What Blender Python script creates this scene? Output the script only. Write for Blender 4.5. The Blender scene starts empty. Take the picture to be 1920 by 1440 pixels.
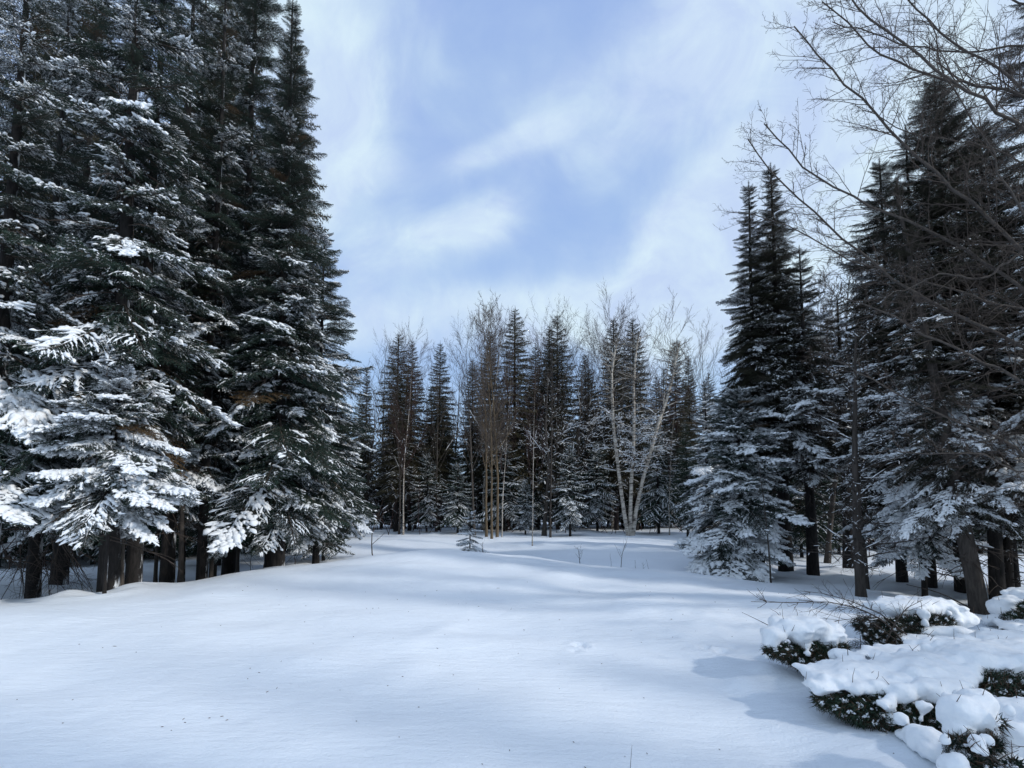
import bpy, math, random
import numpy as np
from mathutils import Vector, Matrix, noise as mnoise

R = math.radians
SC = bpy.context.scene
COL = SC.collection

# ------------------------------------------------------------------ camera
EYE = 1.7
PITCH = R(4.0)
F = 960.0          # focal length in pixels of the 1920 wide photograph
PY0 = 883.0        # row of the optical axis
cam_data = bpy.data.cameras.new('camera')
cam = bpy.data.objects.new('camera', cam_data)
COL.objects.link(cam)
cam.location = (0, 0, EYE)
cam.rotation_euler = (R(90) + PITCH, 0, 0)
cam_data.sensor_width = 36
cam_data.lens = 18
cam_data.shift_y = 163 / 1920
cam_data.clip_start = 0.05
cam_data.clip_end = 2000
SC.camera = cam

# ------------------------------------------------------------------ light
SUN_EL, SUN_AZ = 35.0, 114.0      # azimuth clockwise from the view direction (+Y): the sun stands to the right, a little behind the camera
sun_dir = Vector((math.sin(R(SUN_AZ)) * math.cos(R(SUN_EL)), math.cos(R(SUN_AZ)) * math.cos(R(SUN_EL)), math.sin(R(SUN_EL))))
sd = bpy.data.lights.new('sun', 'SUN')
sd.energy = 1.8
sd.angle = R(3.2)
sd.color = (1.0, 0.96, 0.90)
so = bpy.data.objects.new('sun', sd)
so.rotation_euler = sun_dir.to_track_quat('Z', 'Y').to_euler()
so.location = (30, 0, 30)
COL.objects.link(so)

SC.view_settings.view_transform = 'Standard'
SC.view_settings.look = 'None'
SC.view_settings.exposure = 0.42
SC.view_settings.gamma = 1.0
SC.view_settings.use_curve_mapping = False
SC.render.engine = 'CYCLES'
SC.cycles.max_bounces = 6
SC.cycles.diffuse_bounces = 3
SC.cycles.glossy_bounces = 2
SC.cycles.transparent_max_bounces = 4
SC.cycles.sample_clamp_indirect = 4


def ray(px, py):
    x = (px - 960) / F
    u = -(py - PY0) / F
    c, s = math.cos(PITCH), math.sin(PITCH)
    return x, c - s * u, s + c * u


def P(px, py, D):
    """Point at forward distance D that stands on the sight line of a photograph position."""
    x, y, z = ray(px, py)
    t = D / y
    return Vector((x * t, D, EYE + z * t))


# world: physical sky with broken, thin cloud
world = bpy.data.worlds.new('World')
SC.world = world
world.use_nodes = True
wt = world.node_tree
for n in list(wt.nodes):
    wt.nodes.remove(n)


class NT:
    def __init__(self, tree):
        self.t = tree

    def node(self, kind, **kw):
        n = self.t.nodes.new(kind)
        for k, v in kw.items():
            if k.startswith('in_'):
                key = k[3:]
                key = int(key) if key.isdigit() else key
                s = n.inputs[key]
                if hasattr(v, 'is_output') or isinstance(v, bpy.types.NodeSocket):
                    self.t.links.new(v, s)
                else:
                    s.default_value = v
            else:
                setattr(n, k, v)
        return n

    def m(self, op, a, b=0.0, c=0.0, clamp=False):
        n = self.t.nodes.new('ShaderNodeMath')
        n.operation = op
        n.use_clamp = clamp
        for i, v in enumerate((a, b, c)):
            if isinstance(v, bpy.types.NodeSocket):
                self.t.links.new(v, n.inputs[i])
            else:
                n.inputs[i].default_value = v
        return n.outputs[0]

    def vm(self, op, a, b=None, scale=None):
        n = self.t.nodes.new('ShaderNodeVectorMath')
        n.operation = op
        for i, v in ((0, a), (1, b)):
            if v is None:
                continue
            if isinstance(v, bpy.types.NodeSocket):
                self.t.links.new(v, n.inputs[i])
            else:
                n.inputs[i].default_value = v
        if scale is not None:
            n.inputs['Scale'].default_value = scale
        return n

    def mix(self, f, a, b, blend='MIX'):
        n = self.t.nodes.new('ShaderNodeMix')
        n.data_type = 'RGBA'
        n.blend_type = blend
        for i, v in ((0, f), (6, a), (7, b)):
            if isinstance(v, bpy.types.NodeSocket):
                self.t.links.new(v, n.inputs[i])
            else:
                if i and len(v) == 3:
                    v = (*v, 1)
                n.inputs[i].default_value = v
        return n.outputs[2]

    def noise(self, vec, scale, detail=4, rough=.55, dist=0.0, lac=2.0):
        n = self.t.nodes.new('ShaderNodeTexNoise')
        n.inputs['Scale'].default_value = scale
        n.inputs['Detail'].default_value = detail
        n.inputs['Roughness'].default_value = rough
        n.inputs['Distortion'].default_value = dist
        n.inputs['Lacunarity'].default_value = lac
        if vec is not None:
            self.t.links.new(vec, n.inputs['Vector'])
        return n

    def ramp(self, f, stops, interp='LINEAR'):
        n = self.t.nodes.new('ShaderNodeValToRGB')
        n.color_ramp.interpolation = interp
        e = n.color_ramp.elements
        while len(e) < len(stops):
            e.new(0.5)
        for k, (p, c) in enumerate(stops):
            e[k].position = p
            e[k].color = (*c, 1) if len(c) == 3 else c
        self.t.links.new(f, n.inputs[0])
        return n.outputs[0]


W = NT(wt)
wout = wt.nodes.new('ShaderNodeOutputWorld')
bg = wt.nodes.new('ShaderNodeBackground')
bg.inputs['Strength'].default_value = 0.11
wt.links.new(bg.outputs[0], wout.inputs[0])
sky = wt.nodes.new('ShaderNodeTexSky')
sky.sky_type = 'NISHITA'
sky.sun_disc = False
sky.sun_elevation = R(SUN_EL)
sky.sun_rotation = R(SUN_AZ)
sky.air_density = 1.2
sky.dust_density = 0.6
sky.ozone_density = 1.5
tc = wt.nodes.new('ShaderNodeTexCoord')
dirv = tc.outputs['Generated']
warp = W.noise(dirv, 2.2, 3, .5)
warpv = W.vm('SUBTRACT', warp.outputs['Color'], (.5, .5, .5)).outputs[0]
warpv = W.vm('SCALE', warpv, None, .17).outputs[0]
dw = W.vm('ADD', dirv, warpv).outputs[0]


def sky_patch(px, py, rx, ry, ang):
    """a soft elongated patch of cloud in a fixed direction of the sky; radii in photograph pixels."""
    x, y, z = ray(px, py)
    d = Vector((x, y, z))
    ln = d.length
    d.normalize()
    u = Vector((1, 0, 0))
    u = (u - d * u.dot(d)).normalized()
    v = d.cross(u)
    if v.z < 0:
        v = -v
    ca, sa = math.cos(R(ang)), math.sin(R(ang))
    a_ = (u * ca + v * sa) * (F * ln / rx) / ln
    b_ = (-u * sa + v * ca) * (F * ln / ry) / ln
    rel = W.vm('SUBTRACT', dw, tuple(d)).outputs[0]
    a = W.vm('DOT_PRODUCT', rel, tuple(a_)).outputs['Value']
    b = W.vm('DOT_PRODUCT', rel, tuple(b_)).outputs['Value']
    q = W.m('ADD', W.m('MULTIPLY', a, a), W.m('MULTIPLY', b, b))
    e = W.m('EXPONENT', W.m('MULTIPLY', W.m('POWER', W.m('MAXIMUM', q, .0001), 1.5), -1.0))
    front = W.m('GREATER_THAN', W.vm('DOT_PRODUCT', dirv, tuple(d)).outputs['Value'], 0.1)
    return W.m('MULTIPLY', e, front)


acc = None
for (px, py, rx, ry, ang, amp) in [
    (1620, 250, 430, 120, 50, 1.0), (1850, 330, 300, 460, 0, .6), (1300, 455, 150, 70, 48, .75),
    (1240, 150, 240, 95, 28, .55), (970, 275, 110, 26, 22, .42), (1340, 90, 130, 90, 40, .3),
    (640, 270, 55, 110, -35, .55), (590, 40, 110, 120, 0, .6), (720, 300, 60, 50, 0, .4), (890, 465, 95, 42, 22, .55),
    (760, 480, 120, 60, 10, .3), (980, 610, 420, 55, 0, .75), (1180, 580, 160, 60, 0, .4), (250, 300, 420, 600, 0, .5), (1300, 300, 500, 300, 0, .12)]:
    k = W.m('MULTIPLY', sky_patch(px, py, rx, ry, ang), amp * .92)
    acc = k if acc is None else W.m('ADD', acc, k)
# away from the view the same kind of broken cloud goes on
zsep = wt.nodes.new('ShaderNodeSeparateXYZ')
wt.links.new(dirv, zsep.inputs[0])
side = W.m('SUBTRACT', 0.75, W.m('MULTIPLY', zsep.outputs[1], 1.3), clamp=True)
broad = W.noise(dirv, 1.7, 5, .5, .4)
acc = W.m('ADD', acc, W.m('MULTIPLY', side, W.m('MULTIPLY', broad.outputs[0], 1.35)))
fine = W.noise(dw, 4.5, 6, .5, .3)
acc = W.m('ADD', acc, W.m('MULTIPLY', W.m('SUBTRACT', fine.outputs[0], .5), .9))
wisp = W.noise(dw, 9.0, 7, .58, .6)
acc = W.m('MULTIPLY', acc, W.m('ADD', .30, W.m('MULTIPLY', wisp.outputs[0], 1.35)))
mr = wt.nodes.new('ShaderNodeMapRange')
mr.interpolation_type = 'SMOOTHSTEP'
mr.inputs['From Min'].default_value = -.05
mr.inputs['From Max'].default_value = .92
wt.links.new(acc, mr.inputs['Value'])
cover = mr.outputs[0]
tint = W.noise(dw, 6.5, 8, .6, .5)
tf = W.m('MULTIPLY', W.m('SUBTRACT', tint.outputs[0], .36), 3.6, clamp=True)
ccol = W.mix(tf, (3.75, 4.65, 6.3), (4.75, 5.85, 6.6))
grad = W.m('MULTIPLY', zsep.outputs[2], 1.2, clamp=True)
blue = W.mix(grad, (2.7, 4.15, 6.4), (2.25, 3.3, 6.1))
skymix = W.mix(0.8, sky.outputs[0], blue)     # thin veil over the clear sky
final = W.mix(cover, skymix, ccol)
wt.links.new(final, bg.inputs['Color'])


# ------------------------------------------------------------------ materials
def material(name, rough=.8):
    m = bpy.data.materials.new(name)
    m.use_nodes = True
    t = m.node_tree
    b = t.nodes['Principled BSDF']
    b.inputs['Roughness'].default_value = rough
    b.inputs['Specular IOR Level'].default_value = .25
    return m, NT(t), b


def setc(nt, b, sock):
    nt.t.links.new(sock, b.inputs['Base Color'])


def bump(nt, b, height, strength, dist):
    n = nt.t.nodes.new('ShaderNodeBump')
    n.inputs['Strength'].default_value = strength
    n.inputs['Distance'].default_value = dist
    nt.t.links.new(height, n.inputs['Height'])
    nt.t.links.new(n.outputs[0], b.inputs['Normal'])


def tcoord(nt, which='Object'):
    return nt.t.nodes.new('ShaderNodeTexCoord').outputs[which]


def mat_snow_ground():
    m, nt, b = material('ground_snow', .55)
    co = tcoord(nt)
    n1 = nt.noise(co, .35, 3, .5)
    setc(nt, b, nt.ramp(n1.outputs[0], [(.3, (.77, .83, .90)), (.7, (.82, .87, .925))]))
    mp = nt.node('ShaderNodeMapping', in_Vector=co)
    mp.inputs['Scale'].default_value = (1.0, 4.0, 1)
    mp.inputs['Rotation'].default_value = (0, 0, .2)
    n2 = nt.noise(mp.outputs[0], 3.0, 4, .6)
    n3 = nt.noise(co, 38, 5, .75)
    h = nt.m('ADD', nt.m('MULTIPLY', n2.outputs[0], .9), nt.m('MULTIPLY', n3.outputs[0], .45))
    bump(nt, b, h, .75, .03)
    return m


def mat_snow(name='snow', col=((.80, .84, .88), (.88, .90, .92)), sc=25):
    m, nt, b = material(name, .6)
    co = tcoord(nt)
    n1 = nt.noise(co, sc, 3, .6)
    setc(nt, b, nt.ramp(n1.outputs[0], [(.3, col[0]), (.7, col[1])]))
    bump(nt, b, n1.outputs[0], .4, .01)
    return m


def mat_needles(name, a, c, frost=0.0):
    m, nt, b = material(name, .6)
    co = tcoord(nt)
    n1 = nt.noise(co, 3.0, 3, .6)
    oi = nt.t.nodes.new('ShaderNodeObjectInfo')
    f = nt.m('ADD', nt.m('MULTIPLY', n1.outputs[0], .7), nt.m('MULTIPLY', oi.outputs['Random'], .4))
    setc(nt, b, nt.ramp(f, [(.25, a), (.85, c)]))
    return m


def mat_bark(name, a, c, sx=22, sz=4, frost=.25, bstr=.8):
    m, nt, b = material(name, .85)
    co = tcoord(nt)
    mp = nt.node('ShaderNodeMapping', in_Vector=co)
    mp.inputs['Scale'].default_value = (sx, sx, sz)
    n1 = nt.noise(mp.outputs[0], 1.0, 5, .65, .6)
    col = nt.ramp(n1.outputs[0], [(.3, a), (.72, c)])
    if frost:
        mp2 = nt.node('ShaderNodeMapping', in_Vector=co)
        mp2.inputs['Scale'].default_value = (8, 8, 2.2)
        n2 = nt.noise(mp2.outputs[0], 1.0, 5, .7)
        geo = nt.t.nodes.new('ShaderNodeNewGeometry')
        side = nt.vm('DOT_PRODUCT', geo.outputs['Normal'], (.85, .35, .38)).outputs['Value']   # the windward side
        k = nt.m('ADD', nt.m('MULTIPLY', side, .42), n2.outputs[0])
        k = nt.m('MULTIPLY', nt.m('SUBTRACT', k, 1.02 - frost), 9.0, clamp=True)
        col = nt.mix(k, col, (.74, .77, .8))
    setc(nt, b, col)
    bump(nt, b, n1.outputs[0], bstr, .02)
    return m


def mat_birch():
    m, nt, b = material('birch_bark', .7)
    co = tcoord(nt)
    mp = nt.node('ShaderNodeMapping', in_Vector=co)
    mp.inputs['Scale'].default_value = (3, 3, 14)
    n1 = nt.noise(mp.outputs[0], 1.2, 5, .7, .3)
    n2 = nt.noise(co, 2.0, 3, .6)
    f = nt.m('ADD', n1.outputs[0], nt.m('MULTIPLY', nt.m('SUBTRACT', n2.outputs[0], .5), .4))
    setc(nt, b, nt.ramp(f, [(.40, (.05, .04, .035)), (.47, (.40, .36, .31)), (.75, (.70, .65, .57))]))
    bump(nt, b, n1.outputs[0], .4, .01)
    return m


def mat_plain(name, a, c, scale=6, rough=.85):
    m, nt, b = material(name, rough)
    co = tcoord(nt)
    n1 = nt.noise(co, scale, 3, .6)
    setc(nt, b, nt.ramp(n1.outputs[0], [(.3, a), (.7, c)]))
    return m


M_GROUND = mat_snow_ground()
M_SNOW = mat_snow()
M_RIME = mat_plain('rime', (.42, .48, .52), (.62, .67, .71), 5)
M_NEEDLE = mat_needles('spruce_needles', (.008, .020, .014), (.030, .055, .032))
M_NEEDLE_B = mat_needles('blue_spruce_needles', (.009, .022, .017), (.028, .056, .040))
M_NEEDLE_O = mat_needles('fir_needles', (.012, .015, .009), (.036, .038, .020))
M_NEEDLE_F = mat_needles('sun_tinted_fir_needles', (.024, .025, .014), (.085, .074, .042))  # fir needles with the far row's warm sunlight put into the colour
M_CEDAR = mat_needles('cedar_needles', (.020, .030, .010), (.075, .080, .028))
M_DRY = mat_needles('dry_needles', (.06, .035, .015), (.17, .11, .05))
M_BARK = mat_bark('spruce_bark', (.007, .007, .007), (.036, .031, .029), frost=.15, bstr=1.0)  # bark darkened, the shade on the trunks is put into the colour
M_BARK_D = mat_bark('dark_bark', (.028, .024, .021), (.085, .073, .065), frost=.03)
M_BARK_G = mat_bark('grey_bark', (.035, .030, .026), (.11, .095, .083), frost=.12)
M_BARK_O = mat_bark('ochre_bark', (.075, .055, .034), (.20, .15, .095), 14, 3, frost=.06)
M_BIRCH = mat_birch()
M_LIMB = mat_bark('maple_bark', (.040, .034, .030), (.115, .098, .086), frost=0)
M_TWIG = mat_plain('twig_bark', (.036, .028, .024), (.095, .076, .064))
M_TWIG_P = mat_plain('pale_twig_bark', (.065, .054, .046), (.15, .125, .11))
M_TWIG_R = mat_plain('red_twig_bark', (.038, .022, .021), (.088, .050, .046))
M_DEADWOOD = mat_plain('dead_wood', (.035, .022, .016), (.11, .07, .045), 12)


# ------------------------------------------------------------------ mesh collector
class MB:
    def __init__(self):
        self.v, self.t, self.q, self.tm, self.qm, self.n = [], [], [], [], [], 0

    def add(self, v, tris=None, quads=None, mat=0):
        v = np.asarray(v, np.float32).reshape(-1, 3)
        if tris is not None and len(tris):
            self.t.append(np.asarray(tris, np.int64) + self.n)
            self.tm.append(np.broadcast_to(np.asarray(mat, np.int32), (len(tris),)))
        if quads is not None and len(quads):
            self.q.append(np.asarray(quads, np.int64) + self.n)
            self.qm.append(np.broadcast_to(np.asarray(mat, np.int32), (len(quads),)))
        self.v.append(v)
        self.n += len(v)

    def mesh(self, name, mats, smooth=True):
        me = bpy.data.meshes.new(name)
        v = np.concatenate(self.v) if self.v else np.zeros((0, 3), np.float32)
        T = np.concatenate(self.t) if self.t else np.zeros((0, 3), np.int64)
        Q = np.concatenate(self.q) if self.q else np.zeros((0, 4), np.int64)
        me.vertices.add(len(v))
        me.vertices.foreach_set('co', v.ravel())
        loops = np.concatenate([T.ravel(), Q.ravel()]).astype(np.int32)
        me.loops.add(len(loops))
        me.loops.foreach_set('vertex_index', loops)
        nf = len(T) + len(Q)
        me.polygons.add(nf)
        starts = np.concatenate([np.arange(len(T)) * 3, len(T) * 3 + np.arange(len(Q)) * 4]).astype(np.int32)
        me.polygons.foreach_set('loop_start', starts)
        for m in mats:
            me.materials.append(m)
        mi = np.concatenate(self.tm + self.qm) if nf else np.zeros(0, np.int32)
        me.polygons.foreach_set('material_index', mi.astype(np.int32))
        me.polygons.foreach_set('use_smooth', np.full(nf, smooth, dtype=bool))
        me.update(calc_edges=True)
        return me

    def tubes(self, Pn, Rn, sides=6, mat=0, flat=1.0, cap=False):
        """Pn (N,K,3) centre lines, Rn (N,K) radii."""
        Pn = np.asarray(Pn, np.float64)
        Rn = np.asarray(Rn, np.float64)
        if Pn.size == 0:
            return
        N, K, _ = Pn.shape
        T = np.gradient(Pn, axis=1)
        T /= np.linalg.norm(T, axis=2, keepdims=True) + 1e-9
        up = np.zeros_like(T)
        up[..., 2] = 1
        vert = np.abs(T[:, :1, 2]) > .93
        vert = np.repeat(vert, K, axis=1)
        up[vert] = (0, 1, 0)
        S = np.cross(T, up)
        S /= np.linalg.norm(S, axis=2, keepdims=True) + 1e-9
        U = np.cross(S, T)
        a = np.arange(sides) / sides * 2 * np.pi
        ring = (np.cos(a)[None, None, :, None] * S[:, :, None, :] + np.sin(a)[None, None, :, None] * U[:, :, None, :] * flat)
        V = Pn[:, :, None, :] + ring * Rn[:, :, None, None]
        i = np.arange(N)[:, None, None]
        k = np.arange(K - 1)[None, :, None]
        s = np.arange(sides)[None, None, :]
        s2 = (s + 1) % sides
        base = i * K * sides
        q = np.stack([base + k * sides + s, base + k * sides + s2, base + (k + 1) * sides + s2, base + (k + 1) * sides + s], axis=-1).reshape(-1, 4)
        self.add(V.reshape(-1, 3), quads=q, mat=mat)

    def spikes(self, B, Dr, L, Wd, mat):
        """needles: one thin triangle each."""
        B = np.asarray(B); Dr = np.asarray(Dr)
        n = len(B)
        if n == 0:
            return
        rv = np.random.RandomState(n).normal(size=(n, 3))
        side = np.cross(Dr, rv)
        side /= np.linalg.norm(side, axis=1, keepdims=True) + 1e-9
        L = np.asarray(L)[:, None] if np.ndim(L) else L
        v = np.stack([B - side * Wd, B + side * Wd, B + Dr * L], axis=1)
        tri = np.arange(n * 3).reshape(-1, 3)
        self.add(v.reshape(-1, 3), tris=tri, mat=mat)


def link(name, data, parent=None, loc=None, rot=None, scale=None):
    o = bpy.data.objects.new(name, data)
    COL.objects.link(o)
    if parent is not None:
        o.parent = parent
    if loc is not None:
        o.location = loc
    if rot is not None:
        o.rotation_euler = rot
    if scale is not None:
        o.scale = scale if not isinstance(scale, (int, float)) else (scale,) * 3
    return o


def tag(o, label=None, cat=None, group=None, kind=None):
    if label: o['label'] = label
    if cat: o['category'] = cat
    if group: o['group'] = group
    if kind: o['kind'] = kind
    return o


# ------------------------------------------------------------------ ground
def hash2(ix, iy, seed):
    h = (ix.astype(np.int64) * 374761393 + iy.astype(np.int64) * 668265263 + seed * 974634777) & 0xffffffff
    h = ((h ^ (h >> 13)) * 1274126177) & 0xffffffff
    return ((h ^ (h >> 16)) & 0xffff) / 65535.0


def vnoise(x, y, seed=0):
    ix, iy = np.floor(x), np.floor(y)
    fx, fy = x - ix, y - iy
    fx = fx * fx * (3 - 2 * fx); fy = fy * fy * (3 - 2 * fy)
    a = hash2(ix, iy, seed); b = hash2(ix + 1, iy, seed); c = hash2(ix, iy + 1, seed); d = hash2(ix + 1, iy + 1, seed)
    return (a * (1 - fx) + b * fx) * (1 - fy) + (c * (1 - fx) + d * fx) * fy - .5


TRUNKS = [(203, 9.0), (250, 9.6), (195, 8.5), (-30, 8.4), (110, 12.5), (518, 11.8), (507, 12.5), (428, 13.5), (378, 11.4), (312, 11.2), (340, 11.8), (592, 13.8), (60, 10.2),
          (1842, 7.9), (1872, 9.3), (1896, 10.4), (1616, 8.9), (1626, 10.3), (1594, 13.6), (1525, 12.8), (1466, 13.4), (1182, 24.5), (998, 19), (922, 22)]
ctrl = []
for px, py, D in [
    # near ground
    (0, 1440, 3.35), (480, 1440, 3.35), (960, 1440, 3.35), (1440, 1440, 3.35), (1920, 1440, 3.2),
    (200, 1330, 4.2), (800, 1330, 4.2), (1300, 1330, 4.2), (0, 1250, 5.2), (500, 1230, 5.4), (960, 1215, 5.7), (1300, 1215, 5.6), (1600, 1215, 5.4), (1900, 1215, 5.4),
    (200, 1160, 6.8), (560, 1130, 7.7), (960, 1110, 8.4), (1250, 1120, 7.8), (1450, 1130, 7.2),
    (700, 1080, 9.6), (960, 1068, 10.2),
    # crest of the mound
    (-100, 1145, 7.2), (0, 1135, 7.6), (200, 1113, 8.4), (400, 1085, 9.9), (550, 1062, 11.0), (700, 1040, 12.4), (850, 1034, 13.0), (1000, 1042, 12.8),
    (1150, 1061, 11.8), (1300, 1079, 10.8), (1450, 1097, 9.6), (1600, 1120, 8.6), (1750, 1145, 7.8), (1900, 1165, 7.4),
    # beyond
    (200, 1078, 14), (350, 1062, 15.5), (450, 1045, 18), (600, 1012, 23), (650, 1022, 19), (760, 1002, 27), (850, 1012, 22),
    (1000, 1021, 19), (1110, 1036, 16), (1180, 1005, 25), (1300, 1050, 14.5), (1340, 1068, 13), (1480, 1078, 12.6), (1600, 1062, 14), (1760, 1075, 13),
    (1600, 1100, 10.5), (1850, 1110, 10.2), (1060, 1000, 27), (900, 990, 33), (1280, 990, 32),
    (100, 1060, 17), (0, 1080, 13), (960, 984, 45), (300, 1000, 34), (1600, 1005, 30)]:
    p = P(px, py, D)
    ctrl.append((p.x, p.y, p.z))
ctrl += [(-9.6, 10.6, -.22), (-7.6, 11.6, -.12), (-7.0, 13.2, -.10), (-5.8, 13.9, .02), (-4.2, 15.2, .10), (-1.9, 15.6, .14), (.3, 15.2, .15), (2.4, 14.0, .15), (4.2, 12.6, .12)]
ctrl += [(-6, 2.2, .0), (0, 2.0, .0), (6, 2.0, .05), (-12, 3, .1), (12, 3, .1), (-14, 9, .1), (14, 9, .1), (0, -4, 0), (-9, -4, 0), (9, -4, 0), (-30, 0, 0), (30, 0, 0),
         (-30, 30, .1), (30, 30, .1), (-45, 60, 0), (45, 60, 0), (0, 70, 0), (-60, -30, 0), (60, -30, 0), (0, -30, 0), (0, 110, 0), (-80, 110, 0), (80, 110, 0)]
ctrl = np.array(ctrl)


def tps(r2):
    return np.where(r2 > 1e-9, .5 * r2 * np.log(np.maximum(r2, 1e-9)), 0)


cx, cy, cz = ctrl.T
n_ = len(ctrl)
A = np.zeros((n_ + 3, n_ + 3))
A[:n_, :n_] = tps((cx[:, None] - cx) ** 2 + (cy[:, None] - cy) ** 2) + np.eye(n_) * .06
A[:n_, n_] = 1; A[:n_, n_ + 1] = cx; A[:n_, n_ + 2] = cy
A[n_:, :n_] = A[:n_, n_:].T
wts = np.linalg.solve(A, np.concatenate([cz, np.zeros(3)]))

DENTS = [(P(1086, 1206, 5.8), .06, .05, 1.2), (P(1098, 1214, 5.72), .045, .05, .8), (P(1082, 1222, 5.6), .03, .03, 1.4), (P(1108, 1200, 5.9), .03, .03, 1), (P(1000, 1243, 5.3), .03, .012, 3), (P(960, 1236, 5.4), .02, .01, 3), (P(1280, 1210, 5.7), .03, .02, 2), (P(1322, 1214, 5.6), .055, .05, 1), (P(1352, 1217, 5.5), .075, .05, 1), (P(1375, 1214, 5.6), .05, .03, 1),
         (P(1075, 1216, 5.6), .05, .03, 1), (P(1395, 1290, 4.7), .16, -.05, 1), (P(1440, 1255, 4.9), .22, -.10, 1), (P(1250, 1196, 6.0), .1, .015, 2.5)]


SUN_PATCH_RIDGE = [(P(a, b_, d).x, P(a, b_, d).y) for a, b_, d in [(636, 1304, 4.45), (700, 1276, 4.7), (765, 1238, 5.2), (800, 1200, 5.9), (868, 1165, 6.7), (890, 1130, 7.7)]]  # line of the ridge added to shape a sunlit edge into the snow


def ground(x, y):
    x = np.asarray(x, float); y = np.asarray(y, float)
    shp = x.shape
    x = x.ravel(); y = y.ravel()
    z = np.zeros(len(x))
    for s in range(0, len(x), 20000):
        xs, ys = x[s:s + 20000], y[s:s + 20000]
        z[s:s + 20000] = tps((xs[:, None] - cx) ** 2 + (ys[:, None] - cy) ** 2) @ wts[:n_] + wts[n_] + wts[n_ + 1] * xs + wts[n_ + 2] * ys
    d = np.hypot(x, y - 20)
    z = z * np.clip(1 - (d - 90) / 40, 0, 1)
    z = np.clip(z, -1.2, 1.2)
    z += vnoise(x * .55 + 3, y * .55, 1) * .12 + vnoise(x * 1.3 + y * .5, y * 1.9 + 7, 2) * .05 + vnoise(x * 4.3, y * 4.3, 3) * .010 + vnoise(x * 11, y * 13, 4) * .003
    # low wind drifts
    z += .026 * np.sin(y * 2.1 + 2.0 * vnoise(x * .5, y * .5, 5) * 4 + x * .3) * np.clip((y - 3) / 3, 0, 1) * np.clip(vnoise(x * .3, y * .3, 9) * 3, 0, 1)
    # an added drift ridge, shaped to suggest the sunlit patch on the near snow: sharp to the left, running out gently to the right
    best = np.full(len(x), 9.0); sgn = np.zeros(len(x)); fade = np.zeros(len(x))
    for k in range(len(SUN_PATCH_RIDGE) - 1):
        ax_, ay_, bx_, by_ = *SUN_PATCH_RIDGE[k], *SUN_PATCH_RIDGE[k + 1]
        dx, dy = bx_ - ax_, by_ - ay_
        t = np.clip(((x - ax_) * dx + (y - ay_) * dy) / (dx * dx + dy * dy), 0, 1)
        ex, ey = x - (ax_ + t * dx), y - (ay_ + t * dy)
        d = np.hypot(ex, ey)
        c = dx * ey - dy * ex
        m = d < best
        best[m] = d[m]; sgn[m] = np.sign(c[m]); u = (k + t) / (len(SUN_PATCH_RIDGE) - 1)
        fade[m] = (np.sin(np.pi * np.clip(u, .04, .96)) ** .7)[m]
    z += .060 * fade * (.7 + .9 * vnoise(x * 2.2, y * 2.2, 31)) * np.where(sgn > 0, np.exp(-(best / .30) ** 1.5), np.exp(-(best / .95) ** 1.6))
    # broken snow towards the brush piles
    k = np.clip((x - 1.2) / 1.5, 0, 1) * np.clip((8.5 - y) / 2, 0, 1) * (y > 2)
    z += k * (vnoise(x * 3.1, y * 3.1, 21) * .055 + vnoise(x * 7.3, y * 7.3, 22) * .022)
    for tpx, tD in TRUNKS:                        # wells melted round the trunks, with a low rim
        q = ((x - (tpx - 960) / F * tD) ** 2 + (y - tD) ** 2)
        z += -.07 * np.exp(-q / .06) + .035 * np.exp(-(np.sqrt(q) - .5) ** 2 / .03)
    for p, r, dep, st in DENTS:
        q = ((x - p.x) ** 2 / st + (y - p.y) ** 2) / (r * r)
        z -= dep * np.exp(-q * 1.2) - abs(dep) * .3 * np.exp(-((np.sqrt(q) - 1.5) ** 2) * 4) * (dep > 0)
    return z.reshape(shp)


def gz(x, y):
    return float(ground(np.array([x]), np.array([y]))[0])


def axis(lo, hi, step, out_lo, out_hi, g=1.09):
    a = list(np.arange(lo, hi, step))
    s, p, pre = step, lo, []
    while p > out_lo:
        s *= g; p -= s; pre.append(p)
    s, p, post = step, a[-1], []
    while p < out_hi:
        s *= g; p += s; post.append(p)
    return np.array(pre[::-1] + a + post)


xs = axis(-8, 8, .05, -400, 400)
ys = axis(2.2, 15, .05, -120, 900)
X, Y = np.meshgrid(xs, ys)
Z = ground(X, Y)
mb = MB()
nx, ny = len(xs), len(ys)
ii = (np.arange(ny - 1)[:, None] * nx + np.arange(nx - 1)[None, :]).ravel()
mb.add(np.stack([X, Y, Z], -1).reshape(-1, 3), quads=np.stack([ii, ii + 1, ii + nx + 1, ii + nx], -1))
g = link('snow_ground', mb.mesh('snow_ground', [M_GROUND]))
tag(g, 'smooth white snow cover with a low mound running to the woods', kind='structure')


def base(px, D):
    """ground point at photograph column px and forward distance D"""
    x = (px - 960) / F * D
    for _ in range(3):
        z = gz(x, D)
        # column px at that height
        c, s = math.cos(PITCH), math.sin(PITCH)
        depth = D * c + (z - EYE) * s
        x = (px - 960) / F * depth
    return Vector((x, D, gz(x, D)))


def height_to(py, D, z0):
    """height above z0 at which a thing at distance D reaches photograph row py"""
    return P(960, py, D).z - z0


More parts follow.
